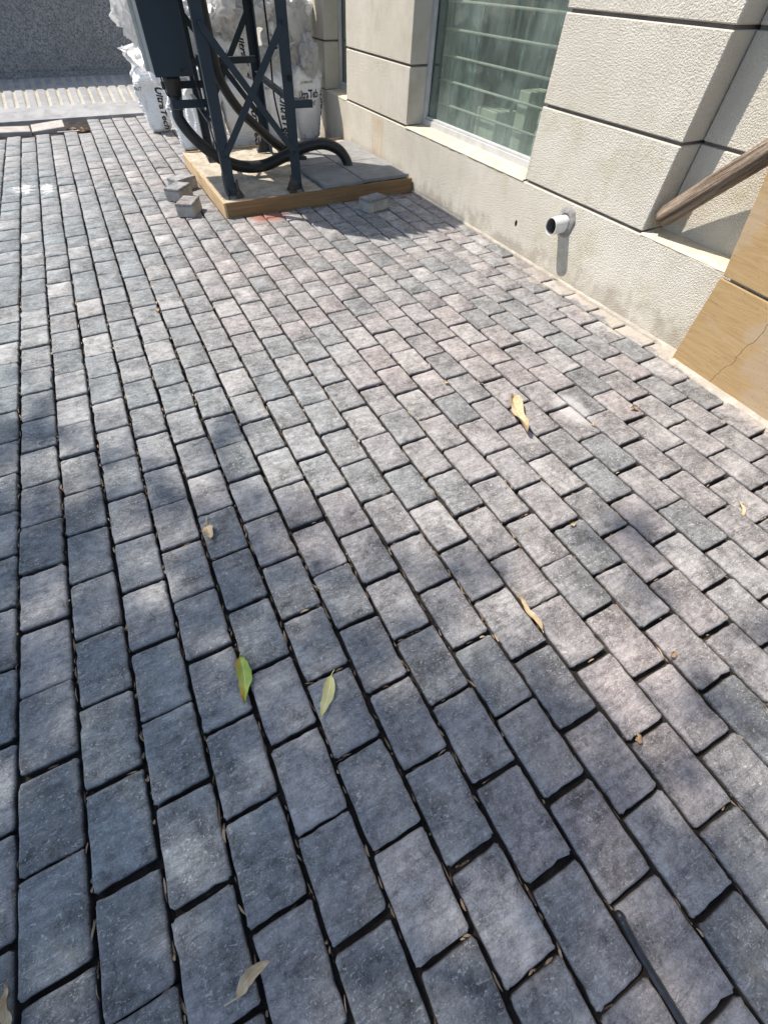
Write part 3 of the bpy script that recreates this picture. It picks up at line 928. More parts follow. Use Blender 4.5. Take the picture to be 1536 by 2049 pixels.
for gi, g in enumerate(gs):
    if g + 0.06 > xb: break
    bm = bmesh.new(); prev = None
    for j in range(13):
        t = j / 12; y = gy0 + (gy1 - gy0) * t
        wv = 0.006 * N3(t * 5, gi * 3.1) if j not in (0, 12) else 0
        dp_ = 0.015 * min(1, (1 - t) * 3 + 0.05) * min(1, t * 8 + 0.15)
        nar = 0.010 * t
        row = [bm.verts.new((g, y, rz(y))), bm.verts.new((g + 0.016 + nar + wv, y, rz(y) - dp_)), bm.verts.new((g + 0.046 - nar + wv, y, rz(y) - dp_)), bm.verts.new((g + 0.058, y, rz(y)))]
        if prev:
            for k in range(3): bm.faces.new((prev[k], prev[k + 1], row[k + 1], row[k]))
        prev = row
    bm_obj('ramp_groove', bm, MAT_RIB, ramp)
bw = empty('boundary_wall', (0.7, RY1 + 0.1, 0.2))
tag(bw, 'dark speckled granite finished wall at the top of the ramp', 'wall')
box('wall_face', (-6, RY1 + 0.02, -0.2), (6.2, RY1 + 0.32, 1.16), MAT_GRANITE, bw, 0.004)
box('base_course', (-6, RY1 - 0.015, -0.2), (6.2, RY1 + 0.019, rz(RY1) + 0.06), MAT_GRANITE, bw, 0.004)

# open pit at the paving edge with broken kerbs and debris
pit = bmesh.new()
hexv = [(-1.1, 8.38, -0.16), (0.815, 8.48, -0.16), (0.815, 9.09, -0.16), (-1.1, 9.09, -0.16)]
prevg = None; n1, n2 = 30, 10
gr = []
for j in range(n2 + 1):
    gr.append([])
    for i in range(n1 + 1):
        x = -1.1 + 1.915 * i / n1; y = 8.36 + 0.73 * j / n2
        z = -0.03 - 0.10 * min(1, j / 2.0) + 0.02 * N3(x * 8, y * 8)
        if x > 0.66: z += 0.05 * (x - 0.66) / 0.15
        gr[-1].append(pit.verts.new((x, y, z)))
for j in range(n2):
    for i in range(n1): pit.faces.new((gr[j][i], gr[j][i + 1], gr[j + 1][i + 1], gr[j + 1][i]))
tag(bm_obj('pit_earth', pit, MAT_EARTH, smooth=True), kind='stuff', label='reddish earth in the open pit below the ramp', cat='earth')
MAT_KERB = simple('pale_kerb', (0.36, 0.33, 0.30), (0.46, 0.43, 0.39), 8, 0.85, 0.006, 50, c3=(0.40, 0.30, 0.24))
def kerb(name, c, size, rot, lab):
    bm = bmesh.new()
    bmesh.ops.create_cube(bm, size=1.0, matrix=Matrix.Diagonal((*size, 1)))
    bmesh.ops.bevel(bm, geom=bm.edges[:], offset=0.012, segments=2, profile=0.5, affect='EDGES')
    for v in bm.verts: v.co += Vector((N3(v.co.x * 12, v.co.y * 12, c[0]), N3(v.co.y * 12, v.co.z * 14, c[1]), N3(v.co.x * 9, v.co.z * 9, 3))) * 0.010
    o = bm_obj(name, bm, MAT_KERB)
    o.location = c; o.rotation_euler = rot
    tag(o, lab, 'kerb', 'broken kerb stones in the pit')
kerb('broken_kerb', (-0.10, 8.66, -0.035), (0.42, 0.22, 0.13), (0.10, 0.05, 0.04), 'broken pale kerb stone lying at the left picture edge of the pit')
kerb('broken_kerb', (0.335, 8.72, -0.035), (0.40, 0.26, 0.13), (0.12, -0.06, 0.02), 'broken pale kerb stone beside the dark open end of the pit')
bm = bmesh.new(); rq = random.Random(11)
for k in range(70):
    x = rq.uniform(0.10, 0.80); y = rq.uniform(8.44, 8.66); s = rq.uniform(0.008, 0.035)
    mt = Matrix.Translation((x, y, -0.10 + rq.uniform(0, 0.05) + (0.05 if x > 0.6 else 0))) @ Matrix.Rotation(rq.uniform(0, 6), 4, 'Z') @ Matrix.Rotation(rq.uniform(-.8, .8), 4, 'X') @ Matrix.Diagonal((s * rq.uniform(1, 3), s, s * 0.5, 1))
    bmesh.ops.create_cube(bm, size=1.0, matrix=mt)
tag(bm_obj('pit_debris', bm, MAT_LITTER), kind='stuff', label='splinters and dry debris lying in the open pit', cat='debris')
st = box('debris_strip', (0.42, 8.50, -0.018), (0.72, 8.53, -0.008), MAT_KERB, None, 0.002)
tag(st, 'pale thin splinter of wood lying along the pit edge', 'wood')
box_bit = None

# ------------------------------------------------------------------ equipment pad
pad = empty('equipment_pad', (2.6, 5.4, 0))
tag(pad, 'low concrete equipment pad still boxed in plywood formwork', 'concrete pad')
PX0, PX1, PY0, PY1, PZ = 1.655, 3.596, 4.50, 6.30, 0.112
bm = bmesh.new()
nx, ny = 54, 50
gr = []
for j in range(ny + 1):
    gr.append([])
    for i in range(nx + 1):
        x = PX0 + 0.022 + (PX1 - PX0 - 0.022) * i / nx; y = PY0 + 0.022 + (PY1 - PY0 - 0.022) * j / ny
        e = min(i, j) / 3.0
        z = PZ - 0.010 + 0.006 * N3(x * 5, y * 5) + 0.003 * N3(x * 17, y * 17) + (0.008 * max(0, 1 - e) * (0.6 + N3(x * 7, y * 7)))
        gr[-1].append(bm.verts.new((x, y, z)))
for j in range(ny):
    for i in range(nx): bm.faces.new((gr[j][i], gr[j][i + 1], gr[j + 1][i + 1], gr[j + 1][i]))
bot = [bm.verts.new((gr[j][i].co.x, gr[j][i].co.y, -0.06)) for j, i in ((0, 0), (0, nx), (ny, nx), (ny, 0))]
bm.faces.new([*gr[0]] [::-1] + [bot[0], bot[1]])
bm.faces.new([r[-1] for r in gr][::-1] + [bot[1], bot[2]])
bm.faces.new([*gr[-1]] + [bot[2], bot[3]])
bm.faces.new([r[0] for r in gr] + [bot[3], bot[0]])
bm_obj('concrete_top', bm, MAT_CEMENT, pad, smooth=True)
box('front_board', (PX0 + 0.021, PY0, -0.02), (PX1, PY0 + 0.020, PZ + 0.002), MAT_PLY, pad, 0.0015)
box('side_board', (PX0, PY0 - 0.003, -0.02), (PX0 + 0.0205, PY1, PZ + 0.004), MAT_PLY2, pad, 0.0015)
box('back_board', (PX0 + 0.021, PY1 - 0.0, -0.02), (PX1, PY1 + 0.018, PZ + 0.004), MAT_PLY2, pad, 0.0015)

def slab(x0, x1, y0, y1, z0, lab, rot):
    bm = bmesh.new()
    hexa(bm, [(x0, y0, z0), (x1, y0, z0), (x1, y1, z0), (x0, y1, z0), (x0, y0, z0 + 0.028), (x1, y0, z0 + 0.028), (x1, y1, z0 + 0.028), (x0, y1, z0 + 0.028)])
    bmesh.ops.bevel(bm, geom=bm.edges[:], offset=0.003, segments=1, affect='EDGES')
    c = Vector(((x0 + x1) / 2, (y0 + y1) / 2, 0))
    bmesh.ops.rotate(bm, verts=bm.verts[:], cent=c, matrix=Matrix.Rotation(rot, 3, 'Z'))
    o = bm_obj('cover_slab', bm, MAT_SLAB)
    tag(o, lab, 'slab', 'cover slabs on the equipment pad')
slab(2.63, 3.05, 4.53, 5.22, PZ + 0.0, 'grey cover slab on the pad, next to the steel leg', 0.02)
slab(3.06, 3.575, 4.545, 5.18, PZ + 0.003, 'grey cover slab on the pad, against the plinth with the conduit end', 0.01)
slab(2.66, 3.03, 5.24, 6.0, PZ + 0.0, 'grey cover slab at the back of the pad, nearer the tower', 0.02)
slab(3.05, 3.57, 5.20, 6.0, PZ + 0.001, 'grey cover slab at the back of the pad, against the plinth', 0.0)

# ------------------------------------------------------------------ steel tower
tw = empty('lattice_tower', (2.15, 5.33, PZ))
tag(tw, 'dark blue grey bolted steel angle tower standing on the pad', 'tower')
TOPZ = 1.42
rot = math.atan2(-0.085, 1)
ux = Vector((math.cos(rot), math.sin(rot), 0)); uy = Vector((-math.sin(rot), math.cos(rot), 0))
feet = {'nl': Vector((1.790, 4.735, 0)), 'nr': Vector((2.405, 4.670, 0)), 'fl': Vector((1.895, 5.955, 0)), 'fr': Vector((2.535, 5.985, 0))}
FL_, TH = 0.088, 0.008
def bar(name, a, b, wid, thick, wdir, parent=tw, mat=None):
    """flat bar from a to b, width along wdir"""
    a = Vector(a); b = Vector(b)
    t = (b - a).normalized()
    wd = (Vector(wdir) - t * t.dot(Vector(wdir))).normalized()
    nd = t.cross(wd)
    bm = bmesh.new()
    c = []
    for p in (a, b):
        c += [p - wd * wid / 2 - nd * thick / 2, p + wd * wid / 2 - nd * thick / 2, p + wd * wid / 2 + nd * thick / 2, p - wd * wid / 2 + nd * thick / 2]
    hexa(bm, c)
    bmesh.ops.bevel(bm, geom=bm.edges[:], offset=min(thick, wid) * 0.15, segments=1, affect='EDGES')
    return bm_obj(name, bm, mat or MAT_STEEL, parent)

def bolt(name, c, d, r=0.013, h=0.012, parent=tw, mat=None):
    bm = bmesh.new()
    c = Vector(c); d = Vector(d).normalized()
    mt = Matrix.Translation(c + d * h / 2) @ d.to_track_quat('Z', 'Y').to_matrix().to_4x4()
    bmesh.ops.create_cone(bm, cap_ends=True, segments=6, radius1=r, radius2=r * 0.92, depth=h, matrix=mt)
    mt = Matrix.Translation(c + d * (h + 0.004)) @ d.to_track_quat('Z', 'Y').to_matrix().to_4x4()
    bmesh.ops.create_cone(bm, cap_ends=True, segments=8, radius1=r * 0.5, radius2=r * 0.45, depth=0.009, matrix=mt)
    return bm_obj(name, bm, mat or MAT_STEEL, parent)

def Lleg(key, sx, sy):
    f = feet[key]
    bm = bmesh.new()
    z0, z1 = PZ + 0.035, TOPZ
    ln = 0.028
    # profile of the angle, heel at the outer corner
    prof = [(0, 0), (FL_, 0), (FL_, TH), (TH, TH), (TH, FL_), (0, FL_)]
    rings = []
    for z in (z0, z1):
        off = Vector((ln * (z - PZ), 0.0, 0))
        rings.append([bm.verts.new(f + off + ux * (sx * (p - 0.044)) + uy * (sy * (q - 0.044)) + Vector((0, 0, z))) for p, q in prof])
    for k in range(6): bm.faces.new((rings[0][k], rings[0][(k + 1) % 6], rings[1][(k + 1) % 6], rings[1][k]))
    bm.faces.new(rings[0]); bm.faces.new(rings[1])
    leg = bm_obj('leg', bm, MAT_STEEL, tw)
    # bent foot cleat, anchor bolt and nut
    h = f + ux * (sx * -0.044) + uy * (sy * -0.044)
    def P(a, b, z): return h + ux * (sx * a) + uy * (sy * b) + Vector((0, 0, z))
    cl = bmesh.new()
    hexa(cl, [P(0.012, 0.012, PZ - 0.004), P(0.15, 0.012, PZ - 0.004), P(0.15, 0.020, PZ - 0.004), P(0.012, 0.020, PZ - 0.004), P(0.012, 0.012, PZ + 0.17), P(0.055, 0.012, PZ + 0.17), P(0.055, 0.020, PZ + 0.17), P(0.012, 0.020, PZ + 0.17)])
    bm_obj('foot_cleat', cl, MAT_STEEL, leg)
    cl = bmesh.new()
    hexa(cl, [P(0.0, -0.10, PZ - 0.002), P(0.012, -0.10, PZ - 0.002), P(0.012, 0.16, PZ - 0.002), P(0.0, 0.16, PZ - 0.002), P(0.0, -0.05, PZ + 0.012), P(0.012, -0.05, PZ + 0.012), P(0.012, 0.10, PZ + 0.15), P(0.0, 0.10, PZ + 0.15)])
    bm_obj('foot_gusset', cl, MAT_STEEL, leg)
    ac = P(0.105, -0.045, 0)
    b2 = tube_mesh([ac + Vector((0, 0, PZ - 0.01)), ac + Vector((0, 0, PZ + 0.125))], 0.011, 10)
    ab = bm_obj('anchor_bolt', b2, MAT_BOLT, leg, smooth=True)
    bb = bmesh.new()
    bmesh.ops.create_cone(bb, cap_ends=True, segments=6, radius1=0.024, radius2=0.024, depth=0.024, matrix=Matrix.Translation(ac + Vector((0, 0, PZ + 0.026))))
    bmesh.ops.create_cube(bb, size=1, matrix=Matrix.Translation(ac + Vector((0, 0, PZ + 0.006))) @ Matrix.Rotation(rot, 4, 'Z') @ Matrix.Diagonal((0.07, 0.07, 0.014, 1)))
    bm_obj('nut', bb, MAT_BOLT, leg)
    return leg
for k, sx, sy in (('nl', 1, 1), ('nr', -1, 1), ('fl', 1, -1), ('fr', -1, -1)): Lleg(k, sx, sy)
def at(key, z, out=(0, 0), dz=0):
    f = feet[key]
    return Vector((f.x + 0.028 * (z - PZ), f.y, z)) + ux * out[0] + uy * out[1]
levels_t = [(0.39, 1.165)]
for za, zb in levels_t:
    # front and back X
    for (l, r, s) in (('nl', 'nr', -1), ('fl', 'fr', 1)):
        bar('brace', at(l, za, (0.0, s * 0.050)), at(r, zb, (0.0, s * 0.050)), 0.050, 0.006, ux)
        bar('brace', at(l, zb, (0.0, s * 0.058)), at(r, za, (0.0, s * 0.058)), 0.050, 0.006, ux)
        for k_ in (l, r):
            for z_ in (za, zb):
                bolt('bolt', at(k_, z_, (0, s * 0.062)), uy * s)
    # side X
    for (l, r, s) in (('nl', 'fl', -1), ('nr', 'fr', 1)):
        if s == 1 and za < 1: continue
        bar('brace', at(l, za + 0.05, (s * 0.050, 0)), at(r, zb - 0.05, (s * 0.050, 0)), 0.050, 0.006, uy)
for (a, b, z, o_) in (('fl', 'fr', 0.845, (0, -0.02)), ('nr', 'fr', 0.735, (0.0, 0.0)), ('nl', 'fl', 0.60, (-0.058, 0)), ('nl', 'nr', 1.385, (0, 0.0)), ('fl', 'fr', 1.385, (0, 0)), ('nl', 'fl', 1.385, (0, 0)), ('nr', 'fr', 1.385, (0, 0))):
    bar('rail', at(a, z, o_), at(b, z, o_), 0.050, 0.008, (0, 0, 1))
    bar('rail_flange', at(a, z + 0.022, o_), at(b, z + 0.022, o_), 0.040, 0.006, ux if a[1] != b[1] or a[0] != b[0] and a[1] == b[1] else uy)
# arm that carries the cabinet, stub bracket on the other side
bar('cabinet_arm', at('nl', 0.665, (-0.30, 0.46)), at('nl', 0.665, (0.02, 0.46)), 0.055, 0.008, (0, 0, 1))
bar('cabinet_arm', at('nl', 0.760, (-0.34, 0.66)), at('nl', 0.760, (0.02, 0.66)), 0.050, 0.008, (0, 0, 1))
bar('cabinet_arm_post', at('nl', 0.60, (0.0, 0.56)), at('nl', 0.95, (0.0, 0.56)), 0.06, 0.010, (0, 1, 0))
bm = bmesh.new()
b0 = at('nr', 0.70, (0.03, -0.046))
def Q(a, b, z): return b0 + ux * a + uy * b + Vector((0, 0, z))
hexa(bm, [Q(0, 0, -0.02), Q(0.17, 0, -0.02), Q(0.17, 0.007, -0.02), Q(0, 0.007, -0.02), Q(0, 0, 0.03), Q(0.17, 0, 0.03), Q(0.17, 0.007, 0.03), Q(0, 0.007, 0.03)])
hexa(bm, [Q(0, 0.008, 0.023), Q(0.17, 0.008, 0.023), Q(0.06, 0.13, 0.023), Q(0, 0.13, 0.023), Q(0, 0.008, 0.030), Q(0.17, 0.008, 0.030), Q(0.06, 0.13, 0.030), Q(0, 0.13, 0.030)])
bm_obj('stub_bracket', bm, MAT_STEEL, tw)
# lifting eye plate with a dark hole on the near leg
bm = bmesh.new()
c = at('nr', 0.865, (0.012, -0.060))
bmesh.ops.create_circle(bm, cap_ends=True, segments=18, radius=0.020, matrix=Matrix.Translation(c) @ uy.to_track_quat('Z', 'Y').to_matrix().to_4x4())
bm_obj('hole', bm, MAT_DARK, tw)
bm = bmesh.new()
for zz in (0.22, 0.31, 0.46):
    pass
bm.free()
# earth strip hanging down inside the tower
bm_obj('earth_strip', tube_mesh(spline([(2.57, 5.50, 1.42), (2.575, 5.50, 1.24), (2.572, 5.50, 0.94), (2.556, 5.50, 0.63), (2.60, 5.47, 0.30), (2.63, 5.44, 0.112)], 6), 0.0085, 8), MAT_DARK, tw, smooth=True)

# equipment carried above the frame (its shade lies on the pad and paving)
tf = empty('transformer', (2.15, 5.25, 1.42))
tag(tf, 'grey steel transformer tank standing on top of the lattice tower', 'transformer')
box('tank', (1.72, 4.62, 1.432), (2.56, 5.86, 2.30), MAT_STEEL, tf, 0.03, seg=2)
for i in range(8):
    x = 1.78 + i * 0.105
    box('radiator_fin', (x, 4.46, 1.55), (x + 0.02, 4.619, 2.22), MAT_STEEL, tf, 0.004)
box('tank_cover', (1.69, 4.59, 2.301), (2.59, 5.89, 2.33), MAT_STEEL, tf, 0.006)
pl = box('platform', (1.70, 4.66, 1.421), (2.62, 6.06, 1.431), MAT_STEEL, tf, 0.002)
bpy.context.view_layer.update()

# ------------------------------------------------------------------ cabinet
cb = empty('switch_cabinet', (1.62, 5.33, 0.84))
tag(cb, 'dark blue grey steel switch cabinet hung beside the tower', 'cabinet')
def CB(x, y, z): return (x + 0.02 * (z - 0.84), y, z)
MAT_CAB = simple('cabinet_paint', (0.022, 0.037, 0.052), (0.027, 0.043, 0.058), 2.5, 0.5, 0.0006, 120, spec=0.3)
MAT_GALV = simple('galvanised_side', (0.42, 0.44, 0.43), (0.55, 0.57, 0.56), 5, 0.35, 0.001, 40, spec=0.5, metal=0.6)
box('body', (1.474, 5.205, 0.842), (1.780, 5.46, 1.85), MAT_CAB, cb, 0.006, CB)
box('door', (1.470, 5.190, 0.836), (1.784, 5.2045, 1.86), MAT_CAB, cb, 0.004, CB)
box('side_sheet', (1.4685, 5.206, 0.85), (1.4735, 5.452, 1.84), MAT_GALV, cb, 0.0, CB)
box('back_flange', (1.440, 5.4605, 0.845), (1.81, 5.472, 1.85), MAT_GALV, cb, 0.002, CB)
box('added_shade_box', (1.14, 5.22, 1.36), (1.466, 5.95, 1.66), MAT_CAB, cb, 0.006)  # unseen box added beside the cabinet to shade the pad
bolt('bolt', (1.690, 5.190, 0.872), (0, -1, 0), 0.010, 0.008, cb)
bolt('bolt', (1.724, 5.190, 0.874), (0, -1, 0), 0.016, 0.010, cb, MAT_BOLT)
gl = bm_obj('cable_gland', tube_mesh([(1.605, 5.30, 0.8415), (1.605, 5.30, 0.80), (1.600, 5.30, 0.72), (1.595, 5.30, 0.69)], [0.075, 0.070, 0.060, 0.056], 18), MAT_RUBBER, cb, smooth=True)

# ------------------------------------------------------------------ conduits
p1 = spline([(1.595, 5.29, 0.70), (1.583, 5.28, 0.62), (1.580, 5.27, 0.56), (1.635, 5.25, 0.462), (1.735, 5.23, 0.355), (1.887, 5.21, 0.250), (2.068, 5.20, 0.190), (2.272, 5.20, 0.185), (2.488, 5.20, 0.238), (2.705, 5.18, 0.300), (2.895, 5.15, 0.318), (3.045, 5.11, 0.268), (3.118, 5.08, 0.185), (3.135, 5.06, 0.118)], 8)
c1 = bm_obj('cable_conduit', tube_mesh(p1, 0.048, 18), MAT_RUBBER, None, smooth=True)
tag(c1, 'thick black conduit sagging from the cabinet and arching into the cover slab', 'conduit')
clm = bm_obj('clamp', tube_mesh([(1.587, 5.283, 0.655), (1.584, 5.28, 0.622)], 0.056, 18), MAT_CLAMP, c1, smooth=False)
clm.matrix_parent_inverse = Matrix.Identity(4)
p2 = spline([(2.03, 5.50, 1.42), (2.035, 5.50, 1.30), (2.042, 5.50, 0.94), (2.062, 5.50, 0.766), (2.174, 5.50, 0.573), (2.317, 5.50, 0.437), (2.471, 5.50, 0.305), (2.600, 5.50, 0.215), (2.70, 5.49, 0.165), (2.80, 5.45, 0.120)], 8)
c2 = bm_obj('cable_conduit', tube_mesh(p2, 0.042, 16), MAT_RUBBER, None, smooth=True)
tag(c2, 'thick black conduit running diagonally down inside the steel tower', 'conduit')
# thin black wire looping from the cabinet
wr = bm_obj('loose_wire', tube_mesh(spline([(1.52, 5.30, 0.842), (1.525, 5.29, 0.78), (1.535, 5.28, 0.72), (1.56, 5.27, 0.695), (1.60, 5.22, 0.685), (1.65, 5.24, 0.655)], 6), 0.006, 8), MAT_RUBBER, None, smooth=True)
tag(wr, 'thin black wire looping below the cabinet around the conduit', 'wire')

# ------------------------------------------------------------------ loose pavers
MAT_LOOSE = paver_material('loose_paver_face', cell=False)
def loose_body():
    m = M('loose_paver_body', 0.9, 0.2)
    p = m.obj()
    n = m.noise(p, 14, 5, 0.65)
    s = m.noise(m.map(p, (38, 38, 5)), 1.0, 4, 0.6)
    col = m.mix(m.rng(n, 0.35, 0.65), (0.33, 0.315, 0.285), (0.45, 0.43, 0.39))
    col = m.mix(m.rng(s, 0.52, 0.68, 0, 0.7), col, (0.17, 0.16, 0.145))
    return m.done(col, None, m.bump(m.noise(p, 90, 4, 0.7), 0.006))
MAT_LBODY = loose_body()
def loose(loc, rz_, lab, rx=0.0):
    t = empty('loose_paver', loc)
    t.rotation_euler = (rx, 0, rz_)
    tag(t, lab, 'paver', 'loose pavers lying on the paving')
    w_, l_, h_ = 0.150, 0.235, 0.100
    bm = bmesh.new()
    hexa(bm, [(-w_ / 2, -l_ / 2, 0.001), (w_ / 2, -l_ / 2, 0.001), (w_ / 2, l_ / 2, 0.001), (-w_ / 2, l_ / 2, 0.001), (-w_ / 2, -l_ / 2, h_ * 0.80), (w_ / 2, -l_ / 2, h_ * 0.80), (w_ / 2, l_ / 2, h_ * 0.80), (-w_ / 2, l_ / 2, h_ * 0.80)])
    bmesh.ops.subdivide_edges(bm, edges=bm.edges[:], cuts=5, use_grid_fill=True)
    for v in bm.verts: v.co += Vector((N3(v.co.x * 40, v.co.z * 40, loc[0]), N3(v.co.y * 40, v.co.z * 40, loc[1]), 0)) * 0.002
    o = bm_obj('body', bm, MAT_LBODY); o.parent = t
    bm = bmesh.new()
    zt = h_
    hexa(bm, [(-w_ / 2 - .0015, -l_ / 2 - .0015, h_ * 0.80), (w_ / 2 + .0015, -l_ / 2 - .0015, h_ * 0.80), (w_ / 2 + .0015, l_ / 2 + .0015, h_ * 0.80), (-w_ / 2 - .0015, l_ / 2 + .0015, h_ * 0.80), (-w_ / 2, -l_ / 2, zt), (w_ / 2, -l_ / 2, zt), (w_ / 2, l_ / 2, zt), (-w_ / 2, l_ / 2, zt)])
    bmesh.ops.bevel(bm, geom=bm.edges[:], offset=0.004, segments=2, affect='EDGES')
    o = bm_obj('face_layer', bm, MAT_LOOSE); o.parent = t
def zrot(ax_, ay_): return math.atan2(ay_, ax_)
loose((1.389, 4.765, 0.003), zrot(0.13, -0.072), 'dark loose paver on the paving, nearest the pad corner')
loose((1.385, 5.215, 0.003), zrot(0.115, -0.097), 'loose paver in the middle of three beside the formwork')
loose((1.475, 5.480, 0.003), zrot(0.078, -0.143), 'pale topped loose paver, farthest of three beside the formwork')
loose((2.995, 4.185, 0.003), zrot(0.045, -0.165), 'single loose paver lying in the shade before the pad')

# ------------------------------------------------------------------ cement bags
def text_mesh(txt, size, shear=0.0, bold=0.0):
    cu = bpy.data.curves.new('txt', 'FONT')
    cu.body = txt; cu.size = size; cu.shear = shear; cu.offset = bold * size
    cu.align_x = 'CENTER'; cu.align_y = 'CENTER'; cu.resolution_u = 3
    o = bpy.data.objects.new('txt', cu); COL.objects.link(o)
    dg = bpy.context.evaluated_depsgraph_get()
    me = bpy.data.meshes.new_from_object(o.evaluated_get(dg))
    bpy.data.objects.remove(o); bpy.data.curves.remove(cu)
    return me
TXT = {}
def get_text(txt, size, shear, bold):
    k = (txt, size, shear, bold)
    if k not in TXT:
        me = text_mesh(*k)
        bm = bmesh.new(); bm.from_mesh(me)
        for _ in range(3):
            es = [e for e in bm.edges if e.calc_length() > 0.014]
            if not es: break
            bmesh.ops.triangulate(bm, faces=bm.faces[:])
            es = [e for e in bm.edges if e.calc_length() > 0.014]
            bmesh.ops.subdivide_edges(bm, edges=es, cuts=1)
        bmesh.ops.triangulate(bm, faces=bm.faces[:])
        TXT[k] = ([v.co.copy() for v in bm.verts], [tuple(v.index for v in f.verts) for f in bm.faces])
        bm.free(); bpy.data.meshes.remove(me)
    return TXT[k]

class Bag:
    def __init__(s, seed, h, wt, wb, d, ripple=0.005, slump=0.0):
        s.fl = folds(seed + 0.25, 7, 2.0, 7.0)
        s.seed, s.h, s.wt, s.wb, s.d, s.rip, s.slump = seed, h, wt, wb, d, ripple, slump
    def half(s, v):
        # half width and half depth at height fraction v
        k = min(1, v / 0.75)
        wdt = s.wb + (s.wt - s.wb) * (k * k * (3 - 2 * k))
        bot = (1 - max(0, 1 - v / 0.10) ** 2.2 * 0.42)
        top = 1.0
        if v > 0.84: top = 1 - 0.62 * ((v - 0.84) / 0.16) ** 2.0
        dd = s.d * (0.80 + 0.20 * math.sin(math.pi * min(1, v / 0.9)))
        topd = 1.0
        if v > 0.80: topd = 1 - 0.72 * ((v - 0.80) / 0.20) ** 1.8
        return wdt / 2 * bot * top, dd / 2 * bot * topd
    def P(s, a, v, off=0.0):
        hw, hd = s.half(v)
        e = 2 / 2.7
        ca, sa = math.cos(a), math.sin(a)
        x = hw * math.copysign(abs(ca) ** e, ca); y = -hd * math.copysign(abs(sa) ** e, sa)
        z = v * s.h
        n = Vector((ca / max(hw, .02), -sa / max(hd, .02), 0)).normalized()
        sd = s.seed * 3.17
        dsp = s.rip * (1 - 0.5 * v) * (1 if v < 0.93 else 0.3) * math.sin(v * s.h * 235 + 2.4 * N3(ca * 2.2 + sd, sa * 2.2, v * 3) * 3 + sd) * (0.35 + 0.65 * abs(N3(ca * 1.3, sa * 1.3 + sd, v * 2.5)) * 2)
        dsp += 0.020 * N3(ca * 1.7 + sd, sa * 1.7, v * 2.6)
        if v > 0.62:
            q = (v - 0.62) / 0.38
            dsp += 0.030 * q * (abs(N3(ca * 3.1 + sd, sa * 3.1, v * 6)) - 0.25)
        if v > 0.35: dsp += 0.11 * min(1, (v - 0.35) / 0.4) * crease(s.fl, Vector((ca * 0.35, sa * 0.35, v * 0.8)))
        p = Vector((x, y, z)) + n * (dsp + off)
        p.x += s.slump * (v ** 2) * s.h
        return p
def folds(seed, n=7, f0=3.0, f1=9.0):
    r_ = random.Random(int(seed * 1000))
    out = []
    for k in range(n):
        d = Vector((r_.gauss(0, 1), r_.gauss(0, 1), r_.gauss(0, 0.8))).normalized()
        f = f0 + (f1 - f0) * (k / max(1, n - 1))
        out.append((d * f, r_.random(), 1.0 / f))
    return out
def crease(fl, p):
    s_ = 0.0
    for d, ph, am in fl:
        t_ = (d.dot(p) + ph + 0.25 * noise.noise(p * 3.0)) % 1.0
        s_ += am * (abs(t_ * 2 - 1) - 0.5)
    return s_
